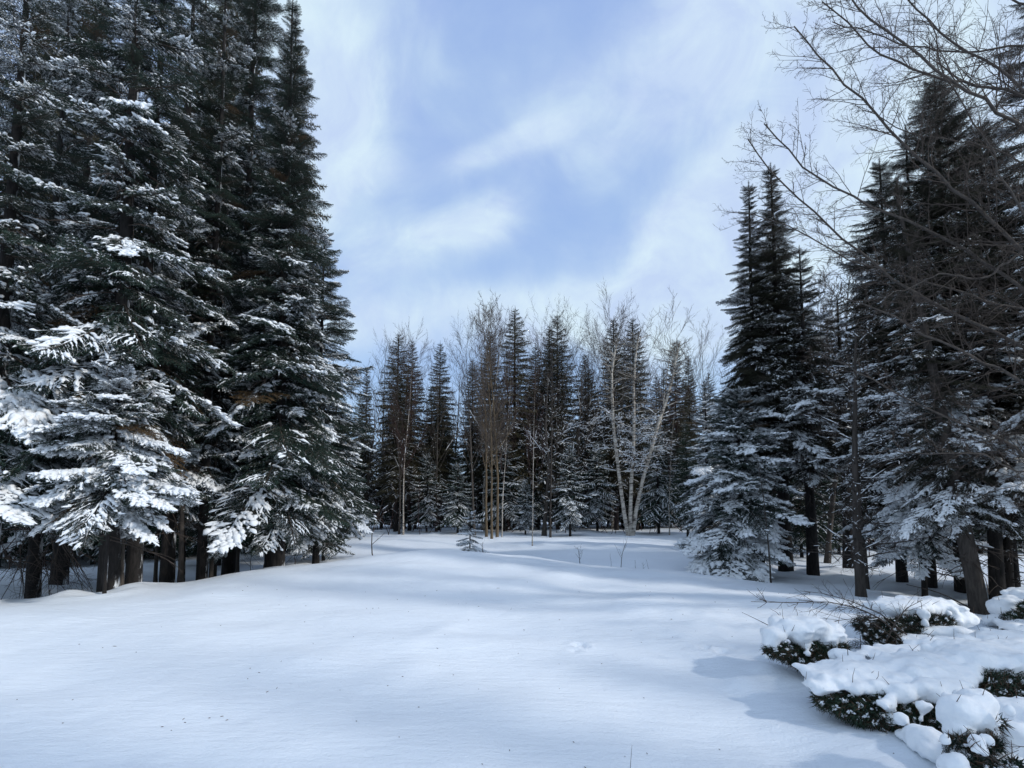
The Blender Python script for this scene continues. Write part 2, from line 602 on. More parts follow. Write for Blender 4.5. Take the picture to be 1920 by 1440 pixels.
# ------------------------------------------------------------------ conifer boughs
def bough_mesh(name, seed, snow, needle_mat, L=1.6, nside=24, nsub=8, needles_m=230, droop=.16, frost=.05):
    rs = np.random.RandomState(seed)
    b = MB()
    def mask(p):
        m = vnoise(p[..., 0] * 5.2 + seed * 3.7, p[..., 1] * 5.2, seed) + .55 * vnoise(p[..., 0] * 12, p[..., 1] * 12 + seed, seed + 5) + .5
        return np.clip((m - (1 - snow) * .62) * 3.2, 0, 1.5)

    t = np.linspace(0, 1, 12)
    wob = rs.uniform(-.06, .06)

    def axisp(t):
        return np.stack([L * t * .98, wob * np.sin(t * 3.0) * L, L * (-droop * t ** 1.6 * 1.7 + .13 * t ** 3.5)], -1)

    A_ = axisp(t)
    b.tubes(A_[None], (.014 * (1 - t) + .003)[None], 5, 0)
    polys, wts_ = [], []          # (P (4,3), snow weight)
    tt = np.linspace(.10, .97, nside)
    S, Dv, Ls = [], [], []
    for i, ti in enumerate(tt):
        for sg in (-1, 1):
            tj = ti + rs.uniform(-.012, .012)
            if rs.rand() < .06:
                continue
            prof = (1 - tj) ** .8 * min(tj / .22, 1) ** .6 + .07
            ln = L * .46 * prof * rs.uniform(.72, 1.1)
            ang = R(62 - 22 * tj + rs.uniform(-8, 8))
            d = np.array([math.cos(ang), sg * math.sin(ang), rs.uniform(-.16, .12)])
            S.append(axisp(tj)); Dv.append(d / np.linalg.norm(d)); Ls.append(ln)
    S, Dv, Ls = np.array(S), np.array(Dv), np.array(Ls)
    u = np.linspace(0, 1, 6)
    drp = rs.uniform(.10, .34, len(S))
    SP = S[:, None] + Dv[:, None] * (Ls[:, None] * u)[..., None]
    SP[..., 2] -= drp[:, None] * Ls[:, None] * u ** 2
    SP[..., 0] += .12 * Ls[:, None] * u ** 2
    b.tubes(SP[:, ::2], np.array([.006, .004, .002])[None] * np.ones((len(S), 1)), 3, 0)
    # second order twigs
    idx, uu, sg = [], [], []
    for i in range(len(S)):
        m = int(max(2, round(Ls[i] / .062)))
        m = min(m, nsub * 2)
        for k in range(m):
            idx.append(i); uu.append((k + .6) / m * .92); sg.append(1 if k % 2 else -1)
    idx, uu, sg = np.array(idx), np.array(uu), np.array(sg)
    st = S[idx] + Dv[idx] * (Ls[idx] * uu)[:, None]
    st[:, 2] -= drp[idx] * Ls[idx] * uu ** 2
    st[:, 0] += .12 * Ls[idx] * uu ** 2
    tl = Dv[idx].copy(); tl[:, 2] -= 2 * drp[idx] * uu
    tl /= np.linalg.norm(tl, axis=1, keepdims=True)
    lat = np.cross(np.array([0, 0, 1.0]), tl)
    lat /= np.linalg.norm(lat, axis=1, keepdims=True)
    an = R(46) + rs.uniform(-.2, .2, len(idx))
    d2 = tl * np.cos(an)[:, None] + lat * (np.sin(an) * sg)[:, None]
    d2[:, 2] += rs.uniform(-.25, .08, len(idx))
    l2 = (.34 * Ls[idx] * (1 - uu) + .045) * rs.uniform(.7, 1.15, len(idx))
    U2 = st[:, None] + d2[:, None] * (l2[:, None] * u)[..., None]
    U2[..., 2] -= rs.uniform(.1, .4, len(idx))[:, None] * l2[:, None] * u ** 2
    b.tubes(U2[:, ::5], np.array([.003, .0012])[None] * np.ones((len(idx), 1)), 3, 0)

    # needles
    def needles(PL, LN, start=0.0):
        cnt = np.maximum((LN * needles_m).astype(int), 4)
        id_ = np.repeat(np.arange(len(PL)), cnt)
        s = start + (1.0 - start) * rs.rand(len(id_))
        kf = s * (PL.shape[1] - 1)
        k0 = np.minimum(kf.astype(int), PL.shape[1] - 2)
        fr = (kf - k0)[:, None]
        a0, a1 = PL[id_, k0], PL[id_, k0 + 1]
        pos = a0 * (1 - fr) + a1 * fr
        tg = a1 - a0
        tg /= np.linalg.norm(tg, axis=1, keepdims=True) + 1e-9
        rd = rs.normal(size=(len(id_), 3))
        rd[:, 2] *= .75
        rd /= np.linalg.norm(rd, axis=1, keepdims=True) + 1e-9
        d = tg * .75 + rd * .8
        d /= np.linalg.norm(d, axis=1, keepdims=True)
        ln = rs.uniform(.020, .034, len(id_))
        white = (d[:, 2] > .1) & (rs.rand(len(id_)) < frost * .6 + snow * .10 * mask(pos))
        b.spikes(pos[~white], d[~white], ln[~white], .0042, 1)
        b.spikes(pos[white], d[white], ln[white], .0036, 3)

    needles(A_[None, 3:], np.array([L * .75]))
    needles(SP, Ls)
    needles(U2, l2)

    # snow lying along the twigs
    def snowtubes(PL, LN, r0, prob, K=6):
        keep = rs.rand(len(PL)) < prob
        PL, LN = PL[keep], LN[keep]
        if not len(PL):
            return
        lo = rs.uniform(0, .35, len(PL))
        hi = rs.uniform(.75, 1.06, len(PL))
        s = lo[:, None] + (hi - lo)[:, None] * np.linspace(0, 1, K)[None]
        kf = np.clip(s, 0, .999) * (PL.shape[1] - 1)
        k0 = np.minimum(kf.astype(int), PL.shape[1] - 2)
        fr = (kf - k0)[..., None]
        ar = np.arange(len(PL))[:, None]
        pos = PL[ar, k0] * (1 - fr) + PL[ar, k0 + 1] * fr
        rad = r0 * rs.uniform(.45, 1.35, (len(PL), K)) * np.clip(LN[:, None] / .12, .6, 1.3)
        rad[:, 0] *= .25; rad[:, -1] *= .35
        rad *= .35 + .85 * (rs.rand(len(PL), K) > .30)
        rad = rad * mask(pos) + .0006
        pos[..., 1] += rs.normal(0, .003, (len(PL), K))
        pos[..., 2] += .006 + rad * .45
        b.tubes(pos, rad, 6, 2, .62)

    if snow > 0:
        snowtubes(SP, Ls, .009 + .020 * snow, .2 + .75 * snow, 10)
        if snow > .5:
            snowtubes(SP, Ls, .016 * snow + .004, .7, 8)
        snowtubes(U2, l2, .007 + .013 * snow, .15 + .75 * snow, 6)
        # snow caught between the needles frays the edge of every load
        q = np.concatenate([U2[:, 1:5].reshape(-1, 3), SP[:, 1:].reshape(-1, 3)])
        q = q[rs.rand(len(q)) < (.15 + .35 * snow) * mask(q)]
        q = np.repeat(q, 1 + int(round(4 * snow)), 0) + rs.normal(0, .008, (len(q) * (1 + int(round(4 * snow))), 3))
        q[:, 2] += .004
        dq = rs.normal(size=q.shape); dq[:, 2] *= .35; dq[:, 0] += .6; dq /= np.linalg.norm(dq, axis=1, keepdims=True)
        b.spikes(q, dq, rs.uniform(.012, .026, len(q)), .0038, 2)
        if snow > .5:
            snowtubes(np.repeat(A_[None, 2:], 2, 0), np.array([.12, .12]), .026 * snow, 1, 11)
            # pillows that bridge neighbouring twigs
            n = int(230 * snow)
            j = rs.randint(0, len(SP), n)
            k = rs.randint(1, 6, n)
            c = SP[j, k]
            ok = mask(c) > .8
            j, c = j[ok], c[ok]; n = len(j)
            ln = rs.uniform(.04, .10, n)[:, None] * Dv[j]
            Q_ = np.stack([c - ln, c - ln * .5, c, c + ln * .5, c + ln], 1)
            rr = rs.uniform(.016, .040, n)[:, None] * np.array([.2, .8, 1, .8, .2])
            Q_[..., 2] += .01 + rr * .3
            b.tubes(Q_, rr, 7, 2, .55)
    return b.mesh(name, [M_TWIG, needle_mat, M_SNOW, M_RIME])


SNOWLV = [0.0, .22, .55, 1.0]
BOUGH = {}
for key, nm in (('spruce', M_NEEDLE_B), ('fir', M_NEEDLE_O)):
    for lv, s in enumerate(SNOWLV):
        for k in range(4 if key == 'spruce' else 3):
            BOUGH.setdefault((key, lv), []).append(bough_mesh('bough_%s' % key, 100 + lv * 10 + k + (50 if key == 'fir' else 0), s, nm, frost=(.07 if key == 'spruce' else .03) * (lv > 0), droop=(.12, .19, .26, .16)[k], nside=(24, 20, 26, 17)[k]))
BOUGH[('cedar', 0)] = [bough_mesh('bough_cedar', 301, 0, M_CEDAR, nside=18, droop=.25)]
BOUGH[('cedar', 1)] = [bough_mesh('bough_cedar', 302, .2, M_CEDAR, nside=18, droop=.25)]
BOUGH[('dry', 0)] = [bough_mesh('bough_dry', 303, 0, M_DRY, nside=16, droop=.3)]


def trunk_mesh(h, r, seed, mat, lean=(0, 0), sides=14, taper=1.0, K=14, top_r=.015, flare=.14):
    rs = np.random.RandomState(seed)
    t = np.linspace(0, 1, K)
    px_ = lean[0] * h * t + np.cumsum(rs.normal(0, .012, K)) * h * .05
    py_ = lean[1] * h * t + np.cumsum(rs.normal(0, .012, K)) * h * .05
    px_ -= px_[0]; py_ -= py_[0]
    pts = np.stack([px_, py_, h * t - .3 * (t == 0)], -1)
    z = h * t
    rad = (r - top_r) * (1 - t) ** taper + top_r + r * flare * np.exp(-z / (r * 1.6))
    b = MB()
    b.tubes(pts[None], rad[None], sides, 0)
    # roughen the bark outline a little
    v = b.v[0]
    ang = np.arctan2(v[:, 1], v[:, 0])
    v[:, :2] += (rs.rand(len(v), 2).astype(np.float32) - .5) * r * .10
    return b.mesh('trunk', [mat]), pts


def centre(pts, z):
    return np.array([np.interp(z, pts[:, 2], pts[:, 0]), np.interp(z, pts[:, 2], pts[:, 1])])


def spruce(px, D, top, Rm, z0, tr, label, group=None, name='spruce_tree', key='spruce', n=140, snow=(.9, .2), seed=1, p=.72, lean=(0, 0),
           bark=None, dead=46, cat='tree', skirt=False, maxh=None, az=None, extra_droop=0.0, at=None):
    rs = np.random.RandomState(seed)
    b0 = base(px, D) if at is None else Vector((at[0], at[1], gz(*at)))
    H = height_to(top, D, b0.z) if top is not None else maxh
    root = link(name, None, loc=b0)
    tag(root, label, cat, group)
    tm, pts = trunk_mesh(H * .99, tr, seed, bark or M_BARK, lean)
    link('trunk', tm, root)
    cb = MB()
    # leader shoot and dead lower twigs belong to the crown itself
    nd = dead
    if nd:
        PL, RL = [], []
        for i in range(nd):
            z = rs.uniform(max(.5, z0 * .45), z0 + (H - z0) * .45)
            a = rs.uniform(0, 2 * math.pi)
            ln = rs.uniform(.4, 1.0) * Rm * .8
            c = centre(pts, z)
            d = np.array([math.cos(a), math.sin(a), rs.uniform(-.35, .05)])
            s_ = np.linspace(0, 1, 6)[:, None]
            q = np.array([c[0], c[1], z]) + d * ln * s_ + np.array([0, 0, -.25 * ln]) * s_ ** 2 + rs.normal(0, .03, (6, 3)) * s_
            PL.append(q); RL.append(np.linspace(.011, .003, 6))
            for k in range(4):
                j = rs.randint(1, 5)
                dd = d + rs.normal(0, .6, 3); dd /= np.linalg.norm(dd)
                q2 = q[j] + dd * ln * .35 * s_ + np.array([0, 0, -.1 * ln]) * s_ ** 2
                PL.append(q2); RL.append(np.linspace(.005, .002, 6))
        cb.tubes(np.array(PL), np.array(RL), 4, 0)
    c = centre(pts, H * .97)
    lead = np.array([[c[0], c[1], H * .97], [c[0], c[1], H * 1.0], [c[0], c[1], H * 1.02]])
    cb.tubes(lead[None], np.array([[.014, .008, .003]]), 4, 0)
    nn = 220
    zz = rs.uniform(H * .955, H * 1.015, nn)
    dn = rs.normal(size=(nn, 3)); dn[:, 2] = np.abs(dn[:, 2]) * .8; dn /= np.linalg.norm(dn, axis=1, keepdims=True)
    cb.spikes(np.stack([np.full(nn, c[0]), np.full(nn, c[1]), zz], -1), dn, .05, .004, 1)
    crown = link('crown', cb.mesh('crown', [M_TWIG, M_NEEDLE_B if key == 'spruce' else M_NEEDLE_O]), root)
    ga = rs.uniform(0, 6.28)
    # heights: density follows crown radius, whorl by whorl
    f = (np.arange(n) + .5) / n
    hz = 1 - (1 - f) ** 1.12
    for i in range(n):
        h = hz[i] + rs.uniform(-.5, .5) / n * 2
        h = min(max(h, 0), .985)
        z = z0 + (H - z0) * h
        ga += 2.39996 + rs.uniform(-.35, .35)
        a = ga
        if az is not None and rs.rand() < az[1]:
            a = R(az[0]) + rs.uniform(-1.0, 1.0)
        rr = Rm * (1 - h) ** p * (rs.uniform(.50, 1.12) if (rs.rand() < .965 or h > .5) else 1.22) + .12
        if not skirt:
            rr *= min(1, .62 + h * 4)
        rr = max(rr, .22)
        sc = rr / 1.5
        pitch = (-22 + 58 * h ** 1.4 + rs.uniform(-15, 15)) - extra_droop * (1 - h)
        s = (snow[0] + (snow[1] - snow[0]) * h ** .5) * .86 - .06 + rs.uniform(-.34, .30)
        lv = int(np.argmin([abs(s - q) for q in SNOWLV]))
        kk = (key, lv)
        u_ = rs.rand()
        if key == 'spruce' and u_ < .04:
            kk = ('dry', 0)
        if key == 'cedar':
            kk = ('cedar', min(lv, 1))
        me = BOUGH[kk][rs.randint(len(BOUGH[kk]))]
        c = centre(pts, z)
        yw = rs.uniform(.8, 1.15)
        link('bough', me, crown, (c[0], c[1], z), (R(rs.uniform(-14, 14)), -R(pitch), a), (sc, sc * yw * rs.choice((-1, 1)), sc * rs.uniform(.9, 1.2)))
    return root


# ------------------------------------------------------------------ far conifers: one crown mesh each
def stamp(bl, tpl, Ms):
    """copies of a template (verts, tris, quads, tm, qm) by the 4x4 matrices Ms"""
    v, T, Q, tm, qm = tpl
    for M in Ms:
        off = bl.n
        vv = v @ M[:3, :3].T + M[:3, 3]
        bl.v.append(vv.astype(np.float32))
        if len(T): bl.t.append(T + off); bl.tm.append(tm)
        if len(Q): bl.q.append(Q + off); bl.qm.append(qm)
        bl.n += len(v)


def template(b):
    return (np.concatenate(b.v), np.concatenate(b.t) if b.t else np.zeros((0, 3), int), np.concatenate(b.q) if b.q else np.zeros((0, 4), int),
            np.concatenate(b.tm) if b.tm else np.zeros(0, int), np.concatenate(b.qm) if b.qm else np.zeros(0, int))


def small_bough(seed, snow, L=1.3):
    rs = np.random.RandomState(seed)
    b = MB()
    t = np.linspace(0, 1, 5)
    ax = lambda t: np.stack([L * t, 0 * t, L * (-.30 * t ** 1.6 + .14 * t ** 3)], -1)
    b.tubes(ax(t)[None], (.014 * (1 - t) + .004)[None], 3, 0)
    PL, LN = [], []
    for ti in np.linspace(.1, .97, 9):
        for sg in (-1, 1):
            prof = (1 - ti) ** .8 * min(ti / .22, 1) + .1
            ln = L * .46 * prof * rs.uniform(.7, 1.15)
            an = R(58 - 20 * ti)
            d = np.array([math.cos(an), sg * math.sin(an), rs.uniform(-.2, .1)])
            u = np.linspace(0, 1, 4)[:, None]
            PL.append(ax(np.array(ti)) + d * ln * u + np.array([0, 0, -.25 * ln]) * u ** 2)
            LN.append(ln)
    PL, LN = np.array(PL), np.array(LN)
    n = 420
    id_ = rs.choice(len(PL), n, p=LN / LN.sum())
    s = rs.rand(n) * 2.999
    k = s.astype(int); fr = (s - k)[:, None]
    pos = PL[id_, k] * (1 - fr) + PL[id_, k + 1] * fr
    tg = PL[id_, k + 1] - PL[id_, k]; tg /= np.linalg.norm(tg, axis=1, keepdims=True)
    rd = rs.normal(size=(n, 3)); rd /= np.linalg.norm(rd, axis=1, keepdims=True)
    d = tg * .7 + rd * .8; d /= np.linalg.norm(d, axis=1, keepdims=True)
    wh = (d[:, 2] > .2) & (rs.rand(n) < snow * .28)
    b.spikes(pos[~wh], d[~wh], rs.uniform(.07, .13, (~wh).sum()), .014, 1)
    if wh.any():
        b.spikes(pos[wh], d[wh], rs.uniform(.05, .09, wh.sum()), .010, 2)
    if snow > 0:
        keep = rs.rand(len(PL)) < .2 + .8 * snow
        q = PL[keep].copy(); rr = rs.uniform(.5, 1.3, (len(q), 4)) * (.012 + .026 * snow); rr[:, 0] *= .3; rr[:, 3] *= .4
        q[..., 2] += .01 + rr * .4
        b.tubes(q, rr, 4, 2, .6)
    return template(b)


SMALL = {lv: [small_bough(400 + lv * 10 + k, s) for k in range(3)] for lv, s in enumerate(SNOWLV)}


def far_crown(seed, H, Rm, z0, snow, n=130, nm=None, p=.64, skirt=False):
    rs = np.random.RandomState(seed)
    b = MB()
    ga = 0
    Msl = {}
    f = (np.arange(n) + .5) / n
    hz = 1 - (1 - f) ** 1.1
    for i in range(n):
        h = min(max(hz[i] + rs.uniform(-1, 1) / n, 0), .99)
        z = z0 + (H - z0) * h
        ga += 2.39996 + rs.uniform(-.4, .4)
        rr = Rm * (1 - h) ** p * rs.uniform(.65, 1.15) + .12
        if not skirt: rr *= min(1, .6 + h * 4)
        sc = max(rr, .2) / 1.25
        s = (snow[0] + (snow[1] - snow[0]) * h ** .6) * .85 - .05 + rs.uniform(-.28, .28)
        lv = int(np.argmin([abs(s - q) for q in SNOWLV]))
        M = Matrix.Translation((0, 0, z)) @ Matrix.Rotation(ga, 4, 'Z') @ Matrix.Rotation(-R(-20 + 60 * h ** 1.2 + rs.uniform(-10, 10)), 4, 'Y') @ Matrix.Diagonal((sc, sc, sc, 1))
        Msl.setdefault((lv, rs.randint(3)), []).append(np.array(M))
    for (lv, k), Ms in Msl.items():
        stamp(b, SMALL[lv][k], Ms)
    b.tubes(np.array([[[0, 0, z0 * .6], [0, 0, H * .97], [0, 0, H * 1.02]]]), np.array([[.03, .02, .006]]), 4, 0)
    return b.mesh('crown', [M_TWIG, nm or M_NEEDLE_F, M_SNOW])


FAR = {}
for k in range(4):
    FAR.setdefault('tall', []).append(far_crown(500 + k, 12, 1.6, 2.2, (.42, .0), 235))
for k in range(2):
    FAR.setdefault('blue', []).append(far_crown(520 + k, 10, 1.7, 1.3, (.75, .25), 180, M_NEEDLE))
for k in range(2):
    FAR.setdefault('snowy', []).append(far_crown(540 + k, 4, 1.15, .7, (1.0, .8), 80, M_NEEDLE))
for k in range(3):
    FAR.setdefault('low', []).append(far_crown(560 + k, 6, 1.7, .7, (.5, .3), 120, M_NEEDLE))
FTRUNK = {}
for nm, h, r in (('tall', 12, .13), ('blue', 10, .13), ('snowy', 4, .06), ('low', 6, .07)):
    FTRUNK[nm] = [trunk_mesh(h * .98, r, 600 + k, M_BARK, sides=8)[0] for k in range(2)]
FH = {'tall': 12, 'blue': 10, 'snowy': 4, 'low': 6}


def far_fir(px, D, top, kind, label, group=None, w=1.0, seed=0, name='fir_tree', rotz=None):
    rs = random.Random(seed * 7 + int(px * 3 + D))
    b0 = base(px, D)
    H = height_to(top, D, b0.z)
    s = H / FH[kind]
    root = link(name, None, loc=b0)
    tag(root, label, 'tree', group)
    root.rotation_euler = (0, 0, rs.uniform(0, 6.28) if rotz is None else rotz)
    wx = w * min(s, 1.25) if kind != 'snowy' else w * s
    root.scale = (wx, wx, s)
    link('trunk', rs.choice(FTRUNK[kind]), root)
    link('crown', rs.choice(FAR[kind]), root)
    return root


# ------------------------------------------------------------------ bare trees
def grow(out, p, d, L, r, lev, rng, prm):
    K = prm['K'][lev]
    wob, up = prm['wob'][lev], prm['up'][lev]
    pts, dirs = [p.copy()], [d.copy()]
    st = L / (K - 1)
    dd = d.normalized()
    for k in range(K - 1):
        dd = dd + Vector((rng.gauss(0, wob), rng.gauss(0, wob), rng.gauss(0, wob) + up))
        dd.normalize()
        p = p + dd * st
        pts.append(p.copy()); dirs.append(dd.copy())
    r1 = r * prm['taper'][lev]
    out.setdefault((lev, K), []).append((pts, [r + (r1 - r) * k / (K - 1) for k in range(K)]))
    if lev + 1 >= len(prm['K']):
        return
    n = prm['n'][lev]
    n = max(1, int(n * rng.uniform(.7, 1.3)))
    t0 = prm['t0'][lev]
    for i in range(n):
        t = t0 + (1 - t0) * (i + rng.random()) / n
        kf = t * (K - 1)
        k = min(int(kf), K - 2)
        fr = kf - k
        q = pts[k].lerp(pts[k + 1], fr)
        ax = dirs[k + 1]
        perp = ax.cross(Vector((rng.gauss(0, 1), rng.gauss(0, 1), rng.gauss(0, 1) * prm.get('zs', 1))))
        if perp.length < 1e-3: continue
        perp.normalize()
        an = R(rng.uniform(*prm['ang'][lev]))
        cd = ax * math.cos(an) + perp * math.sin(an)
        cl = L * prm['ratio'][lev] * rng.uniform(.6, 1.15) * (1.05 - prm['fall'][lev] * t)
        cr = (r + (r1 - r) * t) * prm['rr'][lev]
        grow(out, q, cd, cl, max(cr, prm['rmin']), lev + 1, rng, prm)


def polys_to_mesh(b, out, sides, mats, snow=0.0, rng=None, snow_mat=2, zmax=1e9, snow_lev=(1, 2, 3), fat=.006):
    for (lev, K), lst in out.items():
        Pn = np.array([[tuple(q) for q in pts] for pts, _ in lst])
        Rn = np.array([r for _, r in lst])
        b.tubes(Pn, Rn, sides[min(lev, len(sides) - 1)], mats[min(lev, len(mats) - 1)])
        if snow > 0 and lev in snow_lev:
            rs = np.random.RandomState(7 + lev)
            T = Pn[:, -1] - Pn[:, 0]
            flat = 1 - np.abs(T[:, 2]) / (np.linalg.norm(T, axis=1) + 1e-9)
            keep = (rs.rand(len(Pn)) < snow * np.clip(flat * 1.6, 0, 1)) & (Pn[:, 0, 2] < zmax)
            if keep.any():
                q = Pn[keep].copy(); rr = Rn[keep] * .95 + fat * rs.uniform(.3, 1.4, Rn[keep].shape)
                q[..., 2] += Rn[keep] * .7 + .003
                lo = rs.uniform(0, .5, len(q))[:, None]; hi = lo + rs.uniform(.25, .5, len(q))[:, None]
                tt = (lo + (hi - lo) * np.linspace(0, 1, K)[None]) * (K - 1)
                k0 = np.clip(tt.astype(int), 0, K - 2); fr = (tt - k0)[..., None]; ar = np.arange(len(q))[:, None]
                q = q[ar, k0] * (1 - fr) + q[ar, k0 + 1] * fr
                rr = np.minimum(rr, .03)
                rr[:, 0] *= .4; rr[:, -1] *= .4
                b.tubes(q, rr, 5 if lev < 2 else 4, snow_mat, .8)


PRM_TALL = dict(K=[12, 7, 5, 4], wob=[.035, .07, .12, .16], up=[.02, .08, .06, .03], taper=[.05, .2, .3, .4], n=[34, 11, 8], t0=[.3, .15, .15],
                ang=[(28, 55), (25, 50), (25, 55)], ratio=[.30, .42, .5], fall=[.62, .5, .4], rr=[.42, .55, .6], rmin=.0075)
PRM_WIDE = dict(K=[12, 9, 6, 5], wob=[.06, .10, .15, .18], up=[.0, .06, .03, .02], taper=[.06, .15, .25, .4], n=[17, 11, 8], t0=[.22, .15, .12],
                ang=[(30, 75), (25, 55), (25, 60)], ratio=[.5, .42, .42], fall=[.35, .45, .4], rr=[.55, .55, .6], rmin=.006)
PRM_VASE = dict(K=[12, 8, 6, 4], wob=[.03, .045, .09, .12], up=[.02, .05, .03, .02], taper=[.05, .15, .3, .4], n=[34, 8, 5], t0=[.3, .25, .15],
                ang=[(16, 40), (14, 34), (18, 40)], ratio=[.40, .46, .48], fall=[.55, .5, .4], rr=[.42, .5, .6], rmin=.0058)
PRM_LIMBY = dict(K=[12, 6, 5, 4], wob=[.015, .08, .14, .16], up=[.01, .0, -.01, .0], taper=[.15, .2, .3, .4], n=[44, 5, 4], t0=[.12, .2, .2],
                 ang=[(60, 95), (25, 60), (25, 60)], ratio=[.20, .45, .5], fall=[.55, .5, .4], rr=[.22, .55, .6], rmin=.003)


def bare_mesh(seed, H, r, prm, bark, twig, snow=0.0, zmax=1e9, lean=Vector((0, 0, 1)), fine=1):
    rng = random.Random(seed)
    out = {}
    grow(out, Vector((0, 0, -.2)), lean, H, r, 0, rng, prm)
    tb = MB()
    k0 = [k for k in out if k[0] == 0][0]
    tr = {k0: out.pop(k0)}
    # buttress
    tr[k0][0][1][0] *= 1.35
    polys_to_mesh(tb, tr, [10], [0])
    cbm = MB()
    polys_to_mesh(cbm, out, [8, 5, 3, 3], [0, 0, 1, 1], snow, zmax=zmax, fat=.012 if prm in (PRM_WIDE, PRM_TALL, PRM_VASE) else .005)
    return tb.mesh('trunk', [bark]), cbm.mesh('crown', [M_TWIG_R if bark is M_BIRCH else bark, twig, M_SNOW])


BARE = {
    'birch': [bare_mesh(20 + k, 12, .07, PRM_VASE, M_BIRCH, M_TWIG_R, .3, 6) for k in range(3)],
    'poplar': [bare_mesh(30 + k, 13, .10, PRM_TALL, M_BARK_O, M_TWIG_P, .1, 5) for k in range(2)],
    'grey': [bare_mesh(40 + k, 12, .085, PRM_VASE, M_BARK_G, M_TWIG, .2, 7) for k in range(3)],
    'wide': [bare_mesh(50 + k, 12, .15, PRM_WIDE, M_BARK_G, M_TWIG, .95, 8) for k in range(2)],
    'dark': [bare_mesh(60 + k, 9, .06, PRM_LIMBY, M_BARK_D, M_TWIG, .35, 7) for k in range(2)],
}


def top_of(me):
    co = np.zeros(len(me.vertices) * 3); me.vertices.foreach_get('co', co)
    return float(np.percentile(co[2::3], 99.3))


BH = {k: [max(top_of(c), top_of(t_)) for t_, c in v] for k, v in BARE.items()}


def bare_tree(px, D, top, kind, label, group=None, seed=0, w=1.0, name='bare_tree', thick=1.0):
    rs = random.Random(seed * 13 + int(px + D * 5))
    b0 = base(px, D)
    H = height_to(top, D, b0.z)
    ki = rs.randrange(len(BARE[kind]))
    s = H / BH[kind][ki]
    tm, cm = BARE[kind][ki]
    root = link(name, None, loc=b0)
    tag(root, label, 'tree', group)
    root.rotation_euler = (0, 0, rs.uniform(0, 6.28))
    root.scale = (s * w, s * w, s)
    link('trunk', tm, root)
    link('crown', cm, root)
    return root


# ================================================================== LEFT WOOD (near spruces)
L_ = 'left wood'
spruce(203, 9.0, None, 1.9, 2.1, .155, 'tall snowy spruce with the thickest dark trunk at the left', maxh=17, n=170, snow=(.85, .25), seed=11, dead=46)
spruce(250, 9.6, None, 1.6, 2.2, .13, 'tall spruce whose straight trunk stands just right of the thickest trunk', maxh=15, n=130, snow=(.75, .15), seed=12)
spruce(195, 8.5, 690, 1.3, 1.55, .03, 'young spruce thickly loaded with snow in front of the two thick trunks', n=95, snow=(1.15, .95), seed=13, dead=10, p=.5, lean=(.015, 0), az=(235, .25))
spruce(-30, 8.4, None, 1.9, 1.7, .15, 'snowy spruce cut by the left edge of the photo, boughs reaching over the bank', maxh=13, n=150, snow=(1.0, .45), seed=14)
spruce(110, 12.5, None, 1.9, 1.7, .17, 'dark spruce with a stout leaning trunk behind the snow-loaded young spruce', maxh=17, n=140, snow=(.8, .2), seed=15, lean=(.01, 0))
spruce(518, 11.8, 0, 2.05, 1.2, .17, 'tall spruce with a wide snowy skirt at the right edge of the left wood', n=290, snow=(.72, .2), p=.9, seed=16, az=(0, .12), dead=36)
spruce(507, 12.5, 150, 1.3, 3.2, .13, 'slimmer spruce trunk pressed against the thick trunk at the wood edge', n=80, snow=(.7, .2), seed=17)
spruce(428, 13.5, None, 2.05, 2.1, .17, 'very tall spruce whose dark trunk leans slightly, left of the twin trunks', maxh=20, n=270, snow=(.75, .2), seed=18, lean=(.006, 0))
spruce(378, 11.4, None, 1.5, 2.1, .11, 'tall spruce with a speckled slender trunk in the middle of the left wood', maxh=16, n=140, snow=(.9, .25), seed=19)
spruce(312, 11.2, None, 1.6, 1.8, .14, 'spruce with a short visible trunk right of the two thick trunks', maxh=16.5, n=140, snow=(.9, .2), seed=20)
spruce(340, 11.8, 60, 1.1, 3.4, .06, 'thin pole-like spruce in the left wood with hanging yellow-green foliage', key='cedar', name='cedar_tree', n=90, snow=(.2, 0), seed=21, extra_droop=25)
spruce(592, 13.4, 435, 1.75, 1.05, .09, 'shorter spruce with a pointed top rising at the right edge of the left wood', n=185, snow=(.8, .35), p=.62, seed=22)
spruce(60, 10.2, None, 1.6, 1.6, .12, 'snowy spruce behind the one cut by the left photo edge', maxh=15, n=120, snow=(.9, .3), seed=23)
spruce(400, 12.4, None, .9, 4.2, .06, 'thin straight conifer stem between the slender speckled trunk and the leaning one', maxh=12, n=40, snow=(.6, .2), seed=24, bark=M_BARK_G)
spruce(-190, 10.5, None, 2.0, 1.5, .18, 'tall spruce standing beyond the left edge of the view', maxh=17, n=110, snow=(.8, .3), seed=25)
# thin dead poles among the trunks
for k, (px, D, top, lab) in enumerate([(226, 9.3, 560, 'pale thin bare stem squeezed between the two thick trunks'),
                                       (291, 12.2, 640, 'thin dark stem leaning beside the second thick trunk'),
                                       (445, 13.2, 620, 'pale frosted bare stem behind the leaning spruce trunk'),
                                       (395, 11.6, 560, 'pale bare stem right of the slender speckled trunk'),
                                       (338, 11.0, 600, 'straight dark pole-like stem in the middle of the left wood')]):
    b0 = base(px, D)
    H = height_to(top, D, b0.z)
    prm = dict(PRM_LIMBY); prm['n'] = [16, 3, 2]; prm['t0'] = [.4, .2, .2]
    tm, cm = bare_mesh(700 + k, H, .045 if k != 4 else .06, prm, M_BARK_G if k in (0, 2, 3) else M_BARK_D, M_TWIG, .4)
    root = tag(link('bare_tree', None, loc=b0), lab, 'tree')
    link('trunk', tm, root); link('crown', cm, root)

